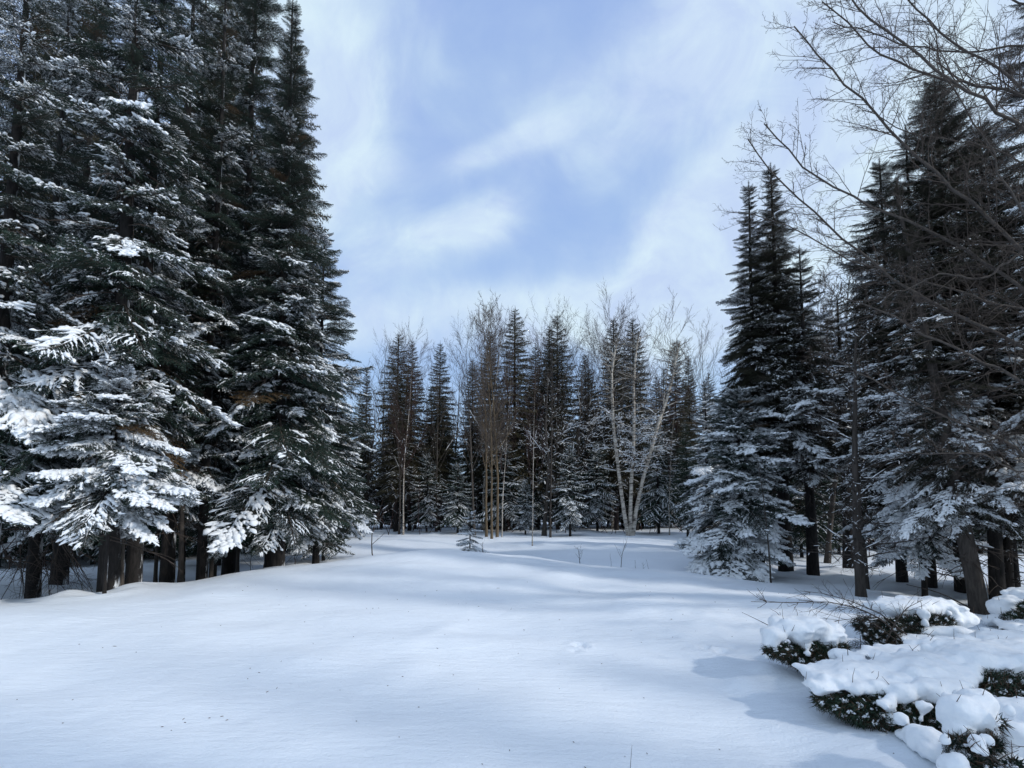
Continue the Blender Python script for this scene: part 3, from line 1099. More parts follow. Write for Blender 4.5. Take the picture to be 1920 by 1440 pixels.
# ================================================================== RIGHT WOOD
spruce(1474, 13.4, 318, 1.75, 3.0, .17, 'tall dark spruce with the higher of the twin pointed tops on the right', key='fir', n=300, snow=(.75, .02), p=.98, seed=31)
spruce(1424, 13.5, 350, 1.45, 3.0, .13, 'slightly lower twin-topped dark spruce just left of its taller neighbour', key='fir', n=240, snow=(.85, .02), p=.98, seed=32)
spruce(1392, 12.3, 735, 1.5, .3, .09, 'dense spruce with snow-plastered boughs down to the ground at the edge of the clearing', n=215, snow=(1.02, .62), seed=33, skirt=True, p=.48, az=(200, .3))
spruce(1330, 17.0, 720, 1.25, .5, .09, 'bluish snow-covered young spruce behind the dense snow-plastered one', n=100, snow=(1.0, .8), seed=34, skirt=True)
spruce(1525, 12.8, 470, 1.4, 2.6, .14, 'spruce with a dark split trunk right of the snow-plastered one', key='fir', n=120, snow=(.7, .2), seed=35)
spruce(1594, 13.6, 560, 1.2, 3.0, .16, 'stout dark spruce trunk behind the thin bare tree on the right', key='fir', n=80, snow=(.6, .2), seed=36)
spruce(1808, 10.2, 155, 1.95, 2.0, .15, 'tallest broad dark spruce of the right wood, behind the bare maple limbs', key='fir', n=300, snow=(.65, .05), p=.6, seed=37)
spruce(1692, 11.4, 305, 1.6, 1.5, .11, 'narrow dark spruce with a single pointed top left of the tallest right-hand one', key='fir', n=250, snow=(.9, .1), p=.62, seed=38)
spruce(1896, 10.4, 236, 1.8, 1.8, .14, 'dark spruce at the right photo edge beside the tallest one', key='fir', n=240, snow=(.65, .1), p=.6, seed=39)
spruce(1745, 10.6, 245, 1.2, 3.2, .11, 'slender spruce pressed against the left flank of the tallest right-hand one', key='fir', n=110, snow=(.5, .05), seed=40)
spruce(1735, 9.4, 700, 1.15, .95, .05, 'young snow-laden spruce between the thin bare tree and the leaning trunk', n=80, snow=(1.05, .8), seed=41)
spruce(1872, 9.3, 480, .8, 2.9, .12, 'short-visible spruce trunk right behind the leaning trunk', key='fir', n=60, snow=(.8, .3), seed=42)
spruce(1842, 7.9, 330, .85, 1.45, .125, 'leaning bare-based spruce trunk rising behind the snowy brush pile', key='fir', n=120, snow=(.8, .1), seed=43, lean=(-.115, .03), bark=M_BARK_D)
spruce(2010, 9.5, None, 1.8, 1.4, .16, 'spruce standing beyond the right edge of the view', key='fir', maxh=12, n=120, snow=(.8, .2), seed=44)
spruce(2150, 7.5, None, 1.8, 1.2, .16, 'second spruce standing beyond the right edge of the view', key='fir', maxh=12, n=100, snow=(.8, .2), seed=45)

for k, (x, y, h) in enumerate([(10.4, .8, 7.6), (9.6, -2.4, 13), (12.8, -2.0, 13.5), (13.6, .6, 10)]):  # unseen spruces added to cast shade over the piles and foreground
    spruce(0, 0, None, 1.9, 1.2, .15, 'spruce added outside the view to shade the near snow and brush piles', 'added shade spruces right of the brush piles', key='fir', maxh=h, n=90, snow=(.8, .2), seed=50 + k, at=(x, y))

b0 = base(1616, 8.9)
prm = dict(PRM_LIMBY); prm['n'] = [64, 7, 4]; prm['t0'] = [.16, .15, .2]; prm['ratio'] = [.26, .45, .5]
tm, cm = bare_mesh(801, height_to(600, 8.9, b0.z), .085, prm, M_BARK_D, M_TWIG, .4, lean=Vector((-.03, 0, 1)))
root = tag(link('bare_tree', None, loc=b0), 'thin dark bare tree with many fine side branches rising behind the arching dead branch', 'tree')
link('trunk', tm, root); link('crown', cm, root)
for k, (px, D, top, lab) in enumerate([(1626, 10.3, 700, 'short dark stem just right of the thin bare tree'), (1446, 10.9, 820, 'very thin bare sapling in front of the snow-plastered spruce'),
                                       (1550, 15, 500, 'bare grey tree showing between the two groups of right-hand spruces'), (1600, 18, 530, 'second bare grey tree in the gap between right-hand spruces'),
                                       (1895, 9.6, 820, 'dark thin stem close to the right photo edge')]):
    b0 = base(px, D)
    H = height_to(top, D, b0.z)
    prm = dict(PRM_LIMBY if k in (0, 1, 4) else PRM_TALL)
    if k == 1: prm['n'] = [14, 3, 2]
    tm, cm = bare_mesh(820 + k, H, [.05, .02, .08, .09, .07][k], prm, M_BARK_D if k in (0, 1, 4) else M_BARK_G, M_TWIG, .3)
    root = tag(link('bare_tree', None, loc=b0), lab, 'tree')
    link('trunk', tm, root); link('crown', cm, root)

# ================================================================== FAR EDGE OF THE CLEARING
for px, D, top, kind, w, lab in [
    (742, 30, 628, 'tall', 1.15, 'tall dark fir at the left end of the far row, slightly behind a twin'),
    (768, 31, 640, 'tall', .9, 'dark fir overlapping the first one at the left end of the far row'),
    (822, 31, 645, 'tall', 1.0, 'lone pointed fir right of the overlapping pair at the left of the far row'),
    (884, 32, 676, 'tall', .85, 'shorter dark fir behind the ochre stems in the far row'),
    (918, 31, 622, 'tall', .9, 'brownish narrow fir with its top behind the ochre stems'),
    (966, 30, 581, 'tall', 1.15, 'tallest fir of the far row, left of centre behind the snowy limbs'),
    (1032, 31, 612, 'tall', .9, 'fir top just left of its slightly higher neighbour in the middle of the far row'),
    (1047, 30, 592, 'tall', 1.1, 'second tallest fir in the middle of the far row'),
    (1156, 30, 600, 'tall', 1.0, 'fir with a rusty brown top behind the left birch stem'),
    (1193, 30.5, 598, 'tall', 1.05, 'fir directly behind the middle birch stem'),
    (1272, 34, 642, 'tall', .8, 'narrow fir right of the birch clump, higher of a close pair'),
    (1298, 35, 668, 'tall', .8, 'narrow fir right of the birch clump, lower of a close pair'),
    (1250, 37, 692, 'tall', .8, 'low fir top between the birch clump and the close pair'),
    (1336, 38, 700, 'tall', .9, 'distant fir top left of the snow-plastered spruce'),
    (1100, 33, 665, 'tall', 1.0, 'fir half hidden between the middle firs and the birch clump'),
    (1005, 33, 650, 'tall', 1.0, 'fir half hidden behind the broad snowy maple'),
    (682, 35, 688, 'tall', .6, 'small far fir top beside the left wood'),
    (1069, 24.5, 838, 'snowy', .95, 'small spruce with thick snow on every bough standing left of the birch clump'),
    (858, 27, 868, 'snowy', 1.1, 'bluish snow-bent young spruce in the left half of the far row'),
    (985, 26, 900, 'snowy', 1.0, 'low snowy spruce at the foot of the broad maple'),
    (1235, 27, 800, 'snowy', .9, 'snowy young spruce right behind the birch clump'),
    (1290, 24, 790, 'blue', .8, 'frosted spruce between the birch clump and the snow-plastered spruce'),
    (1120, 29, 830, 'snowy', 1.0, 'snowy spruce half hidden behind the left birch stem'),
    (800, 29, 850, 'snowy', .9, 'frosted young spruce between the first firs of the far row'),
    (1010, 30, 780, 'blue', .9, 'frosted spruce behind the broad maple limbs'),
    (945, 28.5, 830, 'snowy', 1.2, 'snow-dusted young spruce right of the ochre stems')]:
    far_fir(px, D, top, kind, lab, 'firs along the far edge of the clearing', w)
spruce(881, 15.2, 962, .52, .16, .022, 'tiny spruce sapling with snowy boughs on the mound crest', n=26, snow=(1.0, .8), seed=61, dead=0, cat='tree', skirt=True)

for px, D, top, kind, w, lab in [
    (756, 27, 610, 'birch', .8, 'white-stemmed birch in front of the left far firs'),
    (748, 28, 640, 'grey', .8, 'grey stem tangled with the white-stemmed birch at the left'),
    (818, 29, 650, 'grey', .9, 'crooked grey bare tree in front of the lone pointed fir'),
    (922, 22, 590, 'poplar', .75, 'ochre straight stem, thickest of the close bunch on the crest'),
    (932, 22.5, 575, 'poplar', .8, 'ochre straight stem on the right of the close bunch'),
    (912, 24, 585, 'poplar', .8, 'ochre stem on the left of the close bunch'),
    (941, 23, 640, 'birch', .6, 'pale thin birch beside the ochre bunch'),
    (890, 26, 575, 'grey', .9, 'grey bare tree spreading above the ochre bunch'),
    (998, 19, 650, 'birch', .55, 'slender pale birch standing alone with a reddish foot'),
    (1032, 24, 640, 'dark', .8, 'slender dark stem between the lone pale birch and the small snowy spruce'),
    (1020, 25.5, 590, 'wide', 1.0, 'broad maple with thick snow-lined limbs in the middle of the far row'),
    (1075, 29, 580, 'wide', .8, 'second broad bare tree with upturned limbs right of the maple'),
    (1130, 33, 572, 'grey', 1.1, 'bare tree with a fine reddish crown behind the left birch stem'),
    (1225, 33, 568, 'birch', 1.2, 'bare tree with a rounded fine reddish crown right of the birch clump'),
    (1180, 36, 570, 'birch', 1.2, 'bare tree with a fine crown between the two fir tops behind the birches'),
    (985, 34, 565, 'grey', 1.1, 'bare tree showing above the tallest fir'),
    (880, 36, 575, 'birch', 1.0, 'bare birch crown showing left of the tallest fir'),
    (735, 36, 600, 'birch', 1.1, 'bare birch crown above the left far firs'),
    (715, 38, 625, 'grey', 1.1, 'bare grey crown beside the left wood'),
    (850, 38, 640, 'grey', 1.1, 'bare grey crown right of the lone pointed fir'),
    (1330, 24, 590, 'grey', .9, 'bare tree leaning over the snow-plastered spruce'),
    (1255, 26, 720, 'birch', .8, 'thin birch just right of the birch clump'),
    (1150, 31, 572, 'birch', 1.3, 'bare tree with a wide fine crown above the rusty fir top'),
    (1205, 34, 575, 'birch', 1.3, 'bare tree with a wide fine crown above the middle birch stem'),
    (955, 33, 580, 'grey', 1.2, 'bare tree with upright limbs just left of the tallest fir'),
    (1060, 35, 575, 'grey', 1.3, 'bare tree with upright limbs behind the second tallest fir'),
    (1095, 31, 590, 'wide', 1.0, 'bare spreading tree between the middle firs and the birch clump'),
    (905, 30, 572, 'birch', 1.2, 'bare tree with a fine upright crown behind the ochre bunch')]:
    bare_tree(px, D, top, kind, lab, 'bare trees around the clearing', w=w)

# the three-stemmed birch
b0 = base(1182, 24.5)
root = tag(link('birch_tree', None, loc=b0), 'white birch clump of three spreading stems lit by the sun', 'tree')
cbm = MB()
for k, pth in enumerate([[(1180, 1008), (1170, 960), (1162, 900), (1157, 860), (1150, 800), (1148, 740), (1147, 700), (1152, 665), (1158, 635)],
                         [(1182, 1008), (1182, 960), (1184, 900), (1188, 840), (1189, 780), (1188, 720), (1190, 690), (1193, 655), (1198, 625)],
                         [(1185, 1008), (1192, 960), (1205, 900), (1222, 840), (1236, 790), (1250, 750), (1262, 705), (1268, 670), (1275, 640)]]):
    pts = [P(a, c, 24.5 + .25 * (k - 1) * i / 4) - b0 for i, (a, c) in enumerate(pth)]
    pts[0].z -= .25
    tb = MB()
    rad = [.105 - .0088 * i for i in range(len(pts))]
    tb.tubes(np.array([[tuple(q) for q in pts]]), np.array([rad]), 10, 0)
    link('trunk', tb.mesh('trunk', [M_BIRCH]), root)
    rng = random.Random(900 + k)
    prm = dict(K=[6, 5, 4], wob=[.1, .14, .16], up=[.03, .01, .01], taper=[.2, .3, .4], n=[8, 5], t0=[.15, .15], ang=[(25, 55), (25, 55)], ratio=[.45, .5], fall=[.5, .4], rr=[.5, .6], rmin=.004)
    out = {}
    for i in range(78):
        t = rng.uniform(.30, .97) * (len(pts) - 1.01)
        q = pts[int(t)].lerp(pts[int(t) + 1], t % 1)
        a = rng.uniform(0, 6.28)
        el = -.15 + .9 * (t / len(pts)) ** 2 + rng.uniform(-.2, .3)
        grow(out, q, Vector((math.cos(a), math.sin(a), el)), rng.uniform(.8, 2.1) * (1.15 - .09 * t), .020, 0, rng, prm)
    polys_to_mesh(cbm, out, [5, 4, 3], [0, 1, 1], .9, snow_lev=(0, 1, 2), fat=.014, zmax=6.0)
link('crown', cbm.mesh('crown', [M_BIRCH, M_TWIG_P, M_SNOW]), root)

# ================================================================== WOODS BEHIND
rng = random.Random(5)
for row, (D0, D1, n, t0, t1) in enumerate([(38, 48, 26, 690, 760), (50, 70, 30, 720, 800)]):
    for i in range(n):
        px = -250 + 2420 * (i + rng.random()) / n
        D = rng.uniform(D0, D1)
        far_fir(px, D, rng.uniform(t0, t1), rng.choice(['tall', 'tall', 'blue']), 'dark fir deep in the woods behind the clearing', 'firs deep in the woods', rng.uniform(.9, 1.3), seed=i + row * 50)
for i in range(34):
    px = -200 + 2320 * (i + rng.random()) / 34
    if 1400 < px < 1700 or px < 660:
        top = rng.uniform(560, 660)
    else:
        top = rng.uniform(640, 720)
    bare_tree(px, rng.uniform(34, 50), top, rng.choice(['birch', 'grey', 'grey', 'wide']), 'bare tree deep in the woods behind the clearing', 'bare trees deep in the woods', seed=i, w=1.1)
# inside the left and right woods
for i in range(26):
    px = rng.uniform(-300, 640)
    D = rng.uniform(17, 30)
    far_fir(px, D, rng.uniform(-150, 450), rng.choice(['tall', 'blue']), 'dark fir in the shade inside the left wood', 'firs inside the left wood', 1.1, seed=300 + i)
for i in range(18):
    px = rng.uniform(1430, 2200)
    D = rng.uniform(17, 30)
    far_fir(px, D, rng.uniform(480, 700), rng.choice(['tall', 'blue']), 'dark fir in the shade inside the right wood', 'firs inside the right wood', 1.0, seed=400 + i)

for i in range(34):
    px = -260 + 900 * (i + rng.random()) / 34
    far_fir(px, rng.uniform(15.5, 24), rng.uniform(640, 860), 'low', 'low dark fir closing the view behind the trunks of the left wood', 'low firs inside the left wood', rng.uniform(.9, 1.2), seed=500 + i)
for i in range(20):
    px = 1420 + 700 * (i + rng.random()) / 20
    far_fir(px, rng.uniform(16, 26), rng.uniform(700, 880), 'low', 'low dark fir closing the view behind the trunks of the right wood', 'low firs inside the right wood', rng.uniform(.9, 1.2), seed=560 + i)
for i in range(40):
    px = 600 + 850 * (i + rng.random()) / 40
    far_fir(px, rng.uniform(31, 44), rng.uniform(780, 880), 'low', 'low shaded fir at the foot of the woods behind the clearing', 'low firs behind the clearing', rng.uniform(.9, 1.3), seed=600 + i)

# undergrowth: a tangle of bare stems nobody could count
ub = MB()
out = {}
prm = dict(K=[5, 4, 4], wob=[.12, .16, .2], up=[.02, .0, .0], taper=[.3, .4, .5], n=[7, 3], t0=[.15, .2], ang=[(25, 70), (25, 60)], ratio=[.45, .5], fall=[.4, .4], rr=[.5, .6], rmin=.005)
for i in range(430):
    if i < 300:
        px = rng.uniform(640, 1400); D = rng.uniform(27, 42)
    else:
        px = rng.choice([rng.uniform(-200, 560), rng.uniform(1500, 2050)]); D = rng.uniform(15, 30)
    x = (px - 960) / F * D
    p = Vector((x, D, gz(x, D) - .1))
    grow(out, p, Vector((rng.gauss(0, .35), rng.gauss(0, .35), 1)), rng.uniform(1.2, 3.6), .018, 0, rng, prm)
polys_to_mesh(ub, out, [4, 3, 3], [0, 0, 0], .8, snow_mat=1, snow_lev=(0, 1, 2))
tag(link('undergrowth', ub.mesh('undergrowth', [M_TWIG_R, M_SNOW])), 'tangle of thin bare snow-dusted stems under the trees', kind='stuff')

# ================================================================== small bare saplings on the snow
SAP = [(701, 1042, 14.2, .9, 3, 'small dark forked sapling at the left of the clearing, beyond the mound'),
       (553, 1068, 12.4, .95, 2, 'crooked thin bare sapling just right of the twin trunks'),
       (592, 1058, 12.8, .32, 2, 'tiny forked twig sticking from the snow right of the twin trunks'),
       (490, 1075, 13.2, .9, 3, 'forked bare sapling left of the twin trunks'),
       (470, 1080, 13.6, .8, 3, 'bare sapling in the shade beside the dark leaning trunk'),
       (1164, 1058, 13.2, .75, 2, 'tall thin weed stem below the birch clump'),
       (1145, 1057, 12.8, .4, 1, 'short straight weed stem left of the tall one'),
       (1087, 1050, 13.6, .5, 3, 'faint forked bare sapling in the sunny clearing'),
       (1192, 1062, 12.6, .3, 2, 'cluster of short weed stems at the mound crest'),
       (1205, 1063, 12.6, .26, 2, 'short curled weed stem at the mound crest'),
       (1218, 1064, 12.4, .35, 1, 'straight short weed stem right of the curled one'),
       (904, 1035, 15, .5, 2, 'thin stem beside the tiny spruce sapling'),
       (1180, 1440, 3.3, .19, 1, 'single curved weed stem poking from the snow at the bottom'),
       (1758, 1452, 3.1, .12, 1, 'short weed stem beside the brush pile at the bottom'),
       (957, 1150, 7.3, .09, 1, 'tiny stem poking from the snow in the middle'),
       (818, 1262, 5.1, .07, 1, 'tiny bent stem in the bright patch of snow'),
       (1240, 1092, 10.5, .05, 1, 'tiny dark stub on the snow near the crest')]
for k, (px, py, D, h, lv, lab) in enumerate(SAP):
    x = P(px, py, D).x
    z = gz(x, D)
    b0 = Vector((x, D, z))
    rng2 = random.Random(40 + k)
    out = {}
    prm = dict(K=[7, 5, 4][:lv], wob=[.10, .12, .12], up=[.03, .05, .03], taper=[.4, .4, .5], n=[6 if h > .4 else 3, 3], t0=[.3, .2], ang=[(25, 50), (25, 55)], ratio=[.55, .5], fall=[.4, .4], rr=[.65, .6], rmin=.002)
    r0 = .018 if k == 0 else (.009 if h > .4 else (.0045 if h > .25 else .0022))
    if k == 0: h = 1.5
    grow(out, Vector((0, 0, -.05)), Vector((rng2.gauss(0, .15), 0, 1)), h, r0, 0, rng2, prm)
    b = MB()
    polys_to_mesh(b, out, [6, 4, 3], [0, 0, 0], .4 if h > .7 else 0, snow_mat=1)
    nm = 'sapling' if h >= .4 else 'weed_stem'
    o = link(nm, b.mesh(nm, [M_TWIG, M_SNOW]), loc=b0)
    tag(o, lab, 'sapling' if h >= .4 else 'plant stem')

# specks of seed scales and bark on the snow
b = MB()
rs = np.random.RandomState(77)
n = 150
sx = rs.uniform(-5, 5, n); sy = 3.0 + rs.rand(n) ** 1.3 * 6
sz = ground(sx, sy)
for i in range(n):
    a = rs.uniform(0, 6.28); l = rs.uniform(.004, .013) * (1 + (rs.rand() < .08) * 2)
    d = np.array([math.cos(a), math.sin(a), rs.uniform(-.1, .3)]) * l
    c = np.array([sx[i], sy[i], sz[i] + .003])
    b.tubes(np.array([[c - d, c, c + d]]), np.array([[.001, .0028, .001]]), 4, 0)
tag(link('bark_specks', b.mesh('bark_specks', [M_DEADWOOD])), 'dark specks of bark and seed scales scattered on the snow', kind='stuff')


# ================================================================== NEAR MAPLE on the right, trunk beyond the frame
tx, ty = 7.4, 5.6
mroot = tag(link('bare_maple', None, loc=(tx, ty, gz(tx, ty))), 'large bare maple reaching its dark limbs into the upper right of the sky', 'tree')
tm, tp = trunk_mesh(11, .24, 71, M_BARK_D, sides=16)
link('trunk', tm, mroot)
org = Vector((tx, ty, gz(tx, ty)))
LIMBS = [
    (.036, [(1990, 330, 5.3), (1925, 240, 5.0), (1862, 198, 4.9), (1815, 166, 4.8), (1770, 150, 4.8), (1725, 105, 4.8), (1676, 60, 4.8), (1645, 42, 4.8), (1600, 8, 4.9), (1565, -30, 5.0)]),
    (.030, [(2000, 240, 5.6), (1925, 180, 5.4), (1850, 158, 5.3), (1795, 157, 5.2), (1740, 145, 5.2), (1680, 115, 5.3), (1620, 85, 5.4), (1590, 35, 5.5), (1545, 5, 5.5)]),
    (.032, [(2000, 260, 5.0), (1925, 165, 5.1), (1890, 138, 5.2), (1830, 103, 5.3), (1750, 55, 5.4), (1700, 5, 5.5), (1660, -50, 5.5)]),
    (.022, [(2000, 60, 5.8), (1925, 82, 5.8), (1843, 101, 5.9), (1750, 97, 5.9), (1650, 70, 6.0), (1560, 40, 6.0)]),
    (.036, [(2010, 560, 5.6), (1920, 470, 5.4), (1835, 393, 5.3), (1780, 350, 5.3), (1725, 300, 5.3), (1665, 235, 5.4), (1610, 180, 5.4), (1560, 135, 5.5), (1520, 92, 5.5), (1488, 52, 5.6)]),
    (.034, [(2000, 620, 5.8), (1920, 545, 5.6), (1850, 490, 5.6), (1740, 430, 5.6), (1660, 400, 5.6), (1600, 370, 5.6), (1540, 335, 5.7), (1500, 310, 5.7), (1455, 270, 5.8), (1436, 230, 5.8)]),
    (.034, [(2000, 720, 6.2), (1920, 650, 6.0), (1810, 600, 6.0), (1720, 548, 6.0), (1640, 500, 6.0), (1590, 455, 6.0), (1545, 415, 6.1), (1500, 375, 6.1), (1460, 335, 6.2), (1420, 300, 6.2), (1403, 258, 6.2)]),
    (.022, [(1960, 590, 6.6), (1840, 560, 6.6), (1720, 522, 6.6), (1640, 505, 6.6), (1560, 475, 6.7), (1500, 432, 6.7), (1440, 405, 6.8), (1385, 398, 6.8)]),
    (.036, [(2000, 800, 5.8), (1930, 725, 5.5), (1840, 668, 5.4), (1760, 640, 5.4), (1690, 610, 5.4), (1640, 575, 5.5), (1590, 560, 5.6)]),
    (.026, [(2000, 930, 6.0), (1930, 850, 5.8), (1800, 790, 5.8), (1700, 745, 5.8), (1610, 700, 5.9), (1530, 660, 6.0)]),
    (.028, [(2000, 40, 5.2), (1925, 12, 5.2), (1880, -5, 5.2), (1800, -60, 5.2)]),
    (.020, [(2000, 330, 6.4), (1925, 305, 6.4), (1840, 270, 6.5), (1760, 262, 6.5), (1690, 240, 6.6), (1620, 205, 6.6)]),
    (.020, [(1990, 480, 5.0), (1925, 420, 4.9), (1880, 330, 4.9), (1845, 260, 4.9), (1800, 190, 5.0), (1760, 110, 5.0), (1740, 40, 5.0)]),
    (.016, [(1920, 470, 5.4), (1850, 520, 5.4), (1760, 515, 5.5), (1690, 545, 5.5), (1640, 560, 5.5)]),
    (.018, [(1980, 900, 5.2), (1900, 880, 5.2), (1820, 845, 5.3), (1740, 860, 5.3), (1660, 840, 5.4)]),
]
PRM_M = dict(K=[7, 5, 4], wob=[.09, .13, .16], up=[.015, .01, .0], taper=[.3, .35, .5], n=[8, 4], t0=[.12, .15], ang=[(28, 58), (28, 60)], ratio=[.42, .45], fall=[.45, .4], rr=[.6, .65], rmin=.0018)
crown = MB()
crown.tubes(np.array([[(0, 0, 9.5), (-.1, 0, 10.5), (.1, .1, 12)]]), np.array([[.1, .07, .03]]), 6, 0)
crown_o = link('crown', crown.mesh('crown', [M_BARK_D]), mroot)
rng = random.Random(2024)
for li, (r0, pth) in enumerate(LIMBS):
    pts = [P(a, c, d) for a, c, d in pth]
    s0 = pts[0]
    trunk_pt = Vector((tx - .1, ty, max(1.6, s0.z - 1.1)))
    if li not in (13,):
        pts = [trunk_pt, (trunk_pt + s0) / 2 + Vector((0, 0, -.1))] + pts
    # smooth resample with small irregularities
    arr = np.array([tuple(q - org) for q in pts])
    seg = np.r_[0, np.cumsum(np.linalg.norm(np.diff(arr, axis=0), axis=1))]
    K = 26
    s_ = np.linspace(0, seg[-1], K)
    sm = np.stack([np.interp(s_, seg, arr[:, k]) for k in range(3)], -1)
    for _ in range(2):
        sm[1:-1] = (sm[:-2] + 2 * sm[1:-1] + sm[2:]) / 4
    sm += np.random.RandomState(li).normal(0, .012, sm.shape)
    tl = s_ / seg[-1]
    rad = r0 * .56 * (1.25 - 1.05 * tl ** .8) + .003
    b = MB()
    b.tubes(sm[None], rad[None], 9, 0)
    out = {}
    ltot = seg[-1]
    nb = int(ltot * 11)
    for i in range(nb):
        t = .22 + .78 * (i + rng.random()) / nb
        kf = t * (K - 1.01); k = int(kf)
        q = Vector(sm[k]).lerp(Vector(sm[k + 1]), kf - k)
        ax = (Vector(sm[min(k + 1, K - 1)]) - Vector(sm[k])).normalized()
        perp = ax.cross(Vector((rng.gauss(0, .5), rng.gauss(0, 1), rng.gauss(0, .5)))).normalized()
        an = R(rng.uniform(32, 62))
        cd = ax * math.cos(an) + perp * math.sin(an)
        rl = rad[k]
        grow(out, q, cd, rng.uniform(.3, 1.05) * (1.15 - .65 * t), min(max(rl * .42, .0035), .010), 0, rng, PRM_M)
    polys_to_mesh(b, out, [5, 4, 3], [1, 1, 1])
    link('limb', b.mesh('limb', [M_LIMB, M_TWIG, M_SNOW]), crown_o)


# ================================================================== SNOWY BRUSH PILES
def ico(sub):
    import bmesh
    bm = bmesh.new()
    bmesh.ops.create_icosphere(bm, subdivisions=sub, radius=1)
    v = np.array([tuple(q.co) for q in bm.verts]); f = np.array([[q.index for q in p.verts] for p in bm.faces])
    bm.free()
    return v, f


ICO = ico(3)


def blob_snow(name, ells, voxel=.02, amp=.03, freq=5, parent=None, origin=Vector((0, 0, 0)), seed=0, wrinkle=.012):
    b = MB()
    for (c, r, rz) in ells:
        v = ICO[0] * np.array(r)
        ca, sa = math.cos(rz), math.sin(rz)
        v = v @ np.array([[ca, sa, 0], [-sa, ca, 0], [0, 0, 1]]) + np.array(tuple(Vector(c) - origin))
        b.add(v, tris=ICO[1])
    me = b.mesh('tmp', [M_SNOW])
    o = bpy.data.objects.new('tmp', me)
    COL.objects.link(o)
    m = o.modifiers.new('r', 'REMESH'); m.mode = 'VOXEL'; m.voxel_size = voxel
    s = o.modifiers.new('s', 'SMOOTH'); s.iterations = 4; s.factor = .6
    dg = bpy.context.evaluated_depsgraph_get()
    ev = o.evaluated_get(dg)
    new = bpy.data.meshes.new_from_object(ev)
    bpy.data.objects.remove(o)
    n = len(new.vertices)
    co = np.zeros(n * 3); no = np.zeros(n * 3)
    new.vertices.foreach_get('co', co); new.vertices.foreach_get('normal', no)
    co = co.reshape(-1, 3); no = no.reshape(-1, 3)
    d = np.array([mnoise.noise(Vector(q * freq) + Vector((seed, 0, 0))) * amp + mnoise.noise(Vector(q * freq * 3.1)) * wrinkle + mnoise.noise(Vector(q * freq * 9)) * wrinkle * .45 for q in co])
    low = np.clip(-no[:, 2] * 1.5, 0, 1)
    d = d * (1 + low)
    co += no * d[:, None]
    new.vertices.foreach_set('co', co.ravel())
    new.materials.clear(); new.materials.append(M_SNOW)
    new.polygons.foreach_set('use_smooth', np.ones(len(new.polygons), bool))
    new.update()
    new.name = name
    return link(name, new, parent)


def E(px, py, D, rx, ry, rz, rot=0.0):
    return (P(px, py, D), (rx, ry, rz), rot)


DARKB = BOUGH[('spruce', 0)] + BOUGH[('fir', 1)] + BOUGH[('fir', 0)]
BROWNB = BOUGH[('dry', 0)] + BOUGH[('fir', 0)]


def leaf_mass(spots, origin, seed, dens=1.0):
    """a dense tangle of clipped dark evergreen sprays and twigs; spots are (px, py, D, radius)"""
    rs = np.random.RandomState(seed)
    b = MB()
    for (px, py, D, r) in spots:
        c = np.array(tuple(P(px, py, D) - origin))
        n = int(3200 * dens * (r / .15) ** 2)
        d = rs.normal(size=(n, 3)); d /= np.linalg.norm(d, axis=1, keepdims=True)
        rad = r * rs.uniform(.3, 1.0, n) ** .5
        pos = c + d * rad[:, None] * np.array([1.25, .8, .75])
        clump = np.sin(pos[:, 0] * 55 + seed) * np.sin(pos[:, 2] * 70 + 2 * seed) * np.sin(pos[:, 1] * 40)
        dd = rs.normal(size=(n, 3)) * .7 + d * .7; dd[:, 2] -= .35; dd /= np.linalg.norm(dd, axis=1, keepdims=True)
        br = rs.rand(n) < .25
        b.spikes(pos[~br], dd[~br], rs.uniform(.02, .055, (~br).sum()), .0045, 0)
        b.spikes(pos[br], dd[br], rs.uniform(.03, .08, br.sum()), .0035, 1)
        wh = (clump > .38) & (rs.rand(n) < .6) & (d[:, 1] < .3)
        q = pos[wh]
        if len(q):
            off = rs.normal(0, .008, (len(q), 3))
            PL = np.stack([q - off, q, q + off], 1)
            b.tubes(PL, rs.uniform(.003, .015, (len(q), 1)) * np.array([[.3, 1, .3]]), 5, 2, .7)
    return b.mesh('twig_tangle', [M_NEEDLE, M_DEADWOOD, M_SNOW])


KD = {1: .93, 2: .98, 3: .885, 4: .88, 5: .88, 6: 1.0}


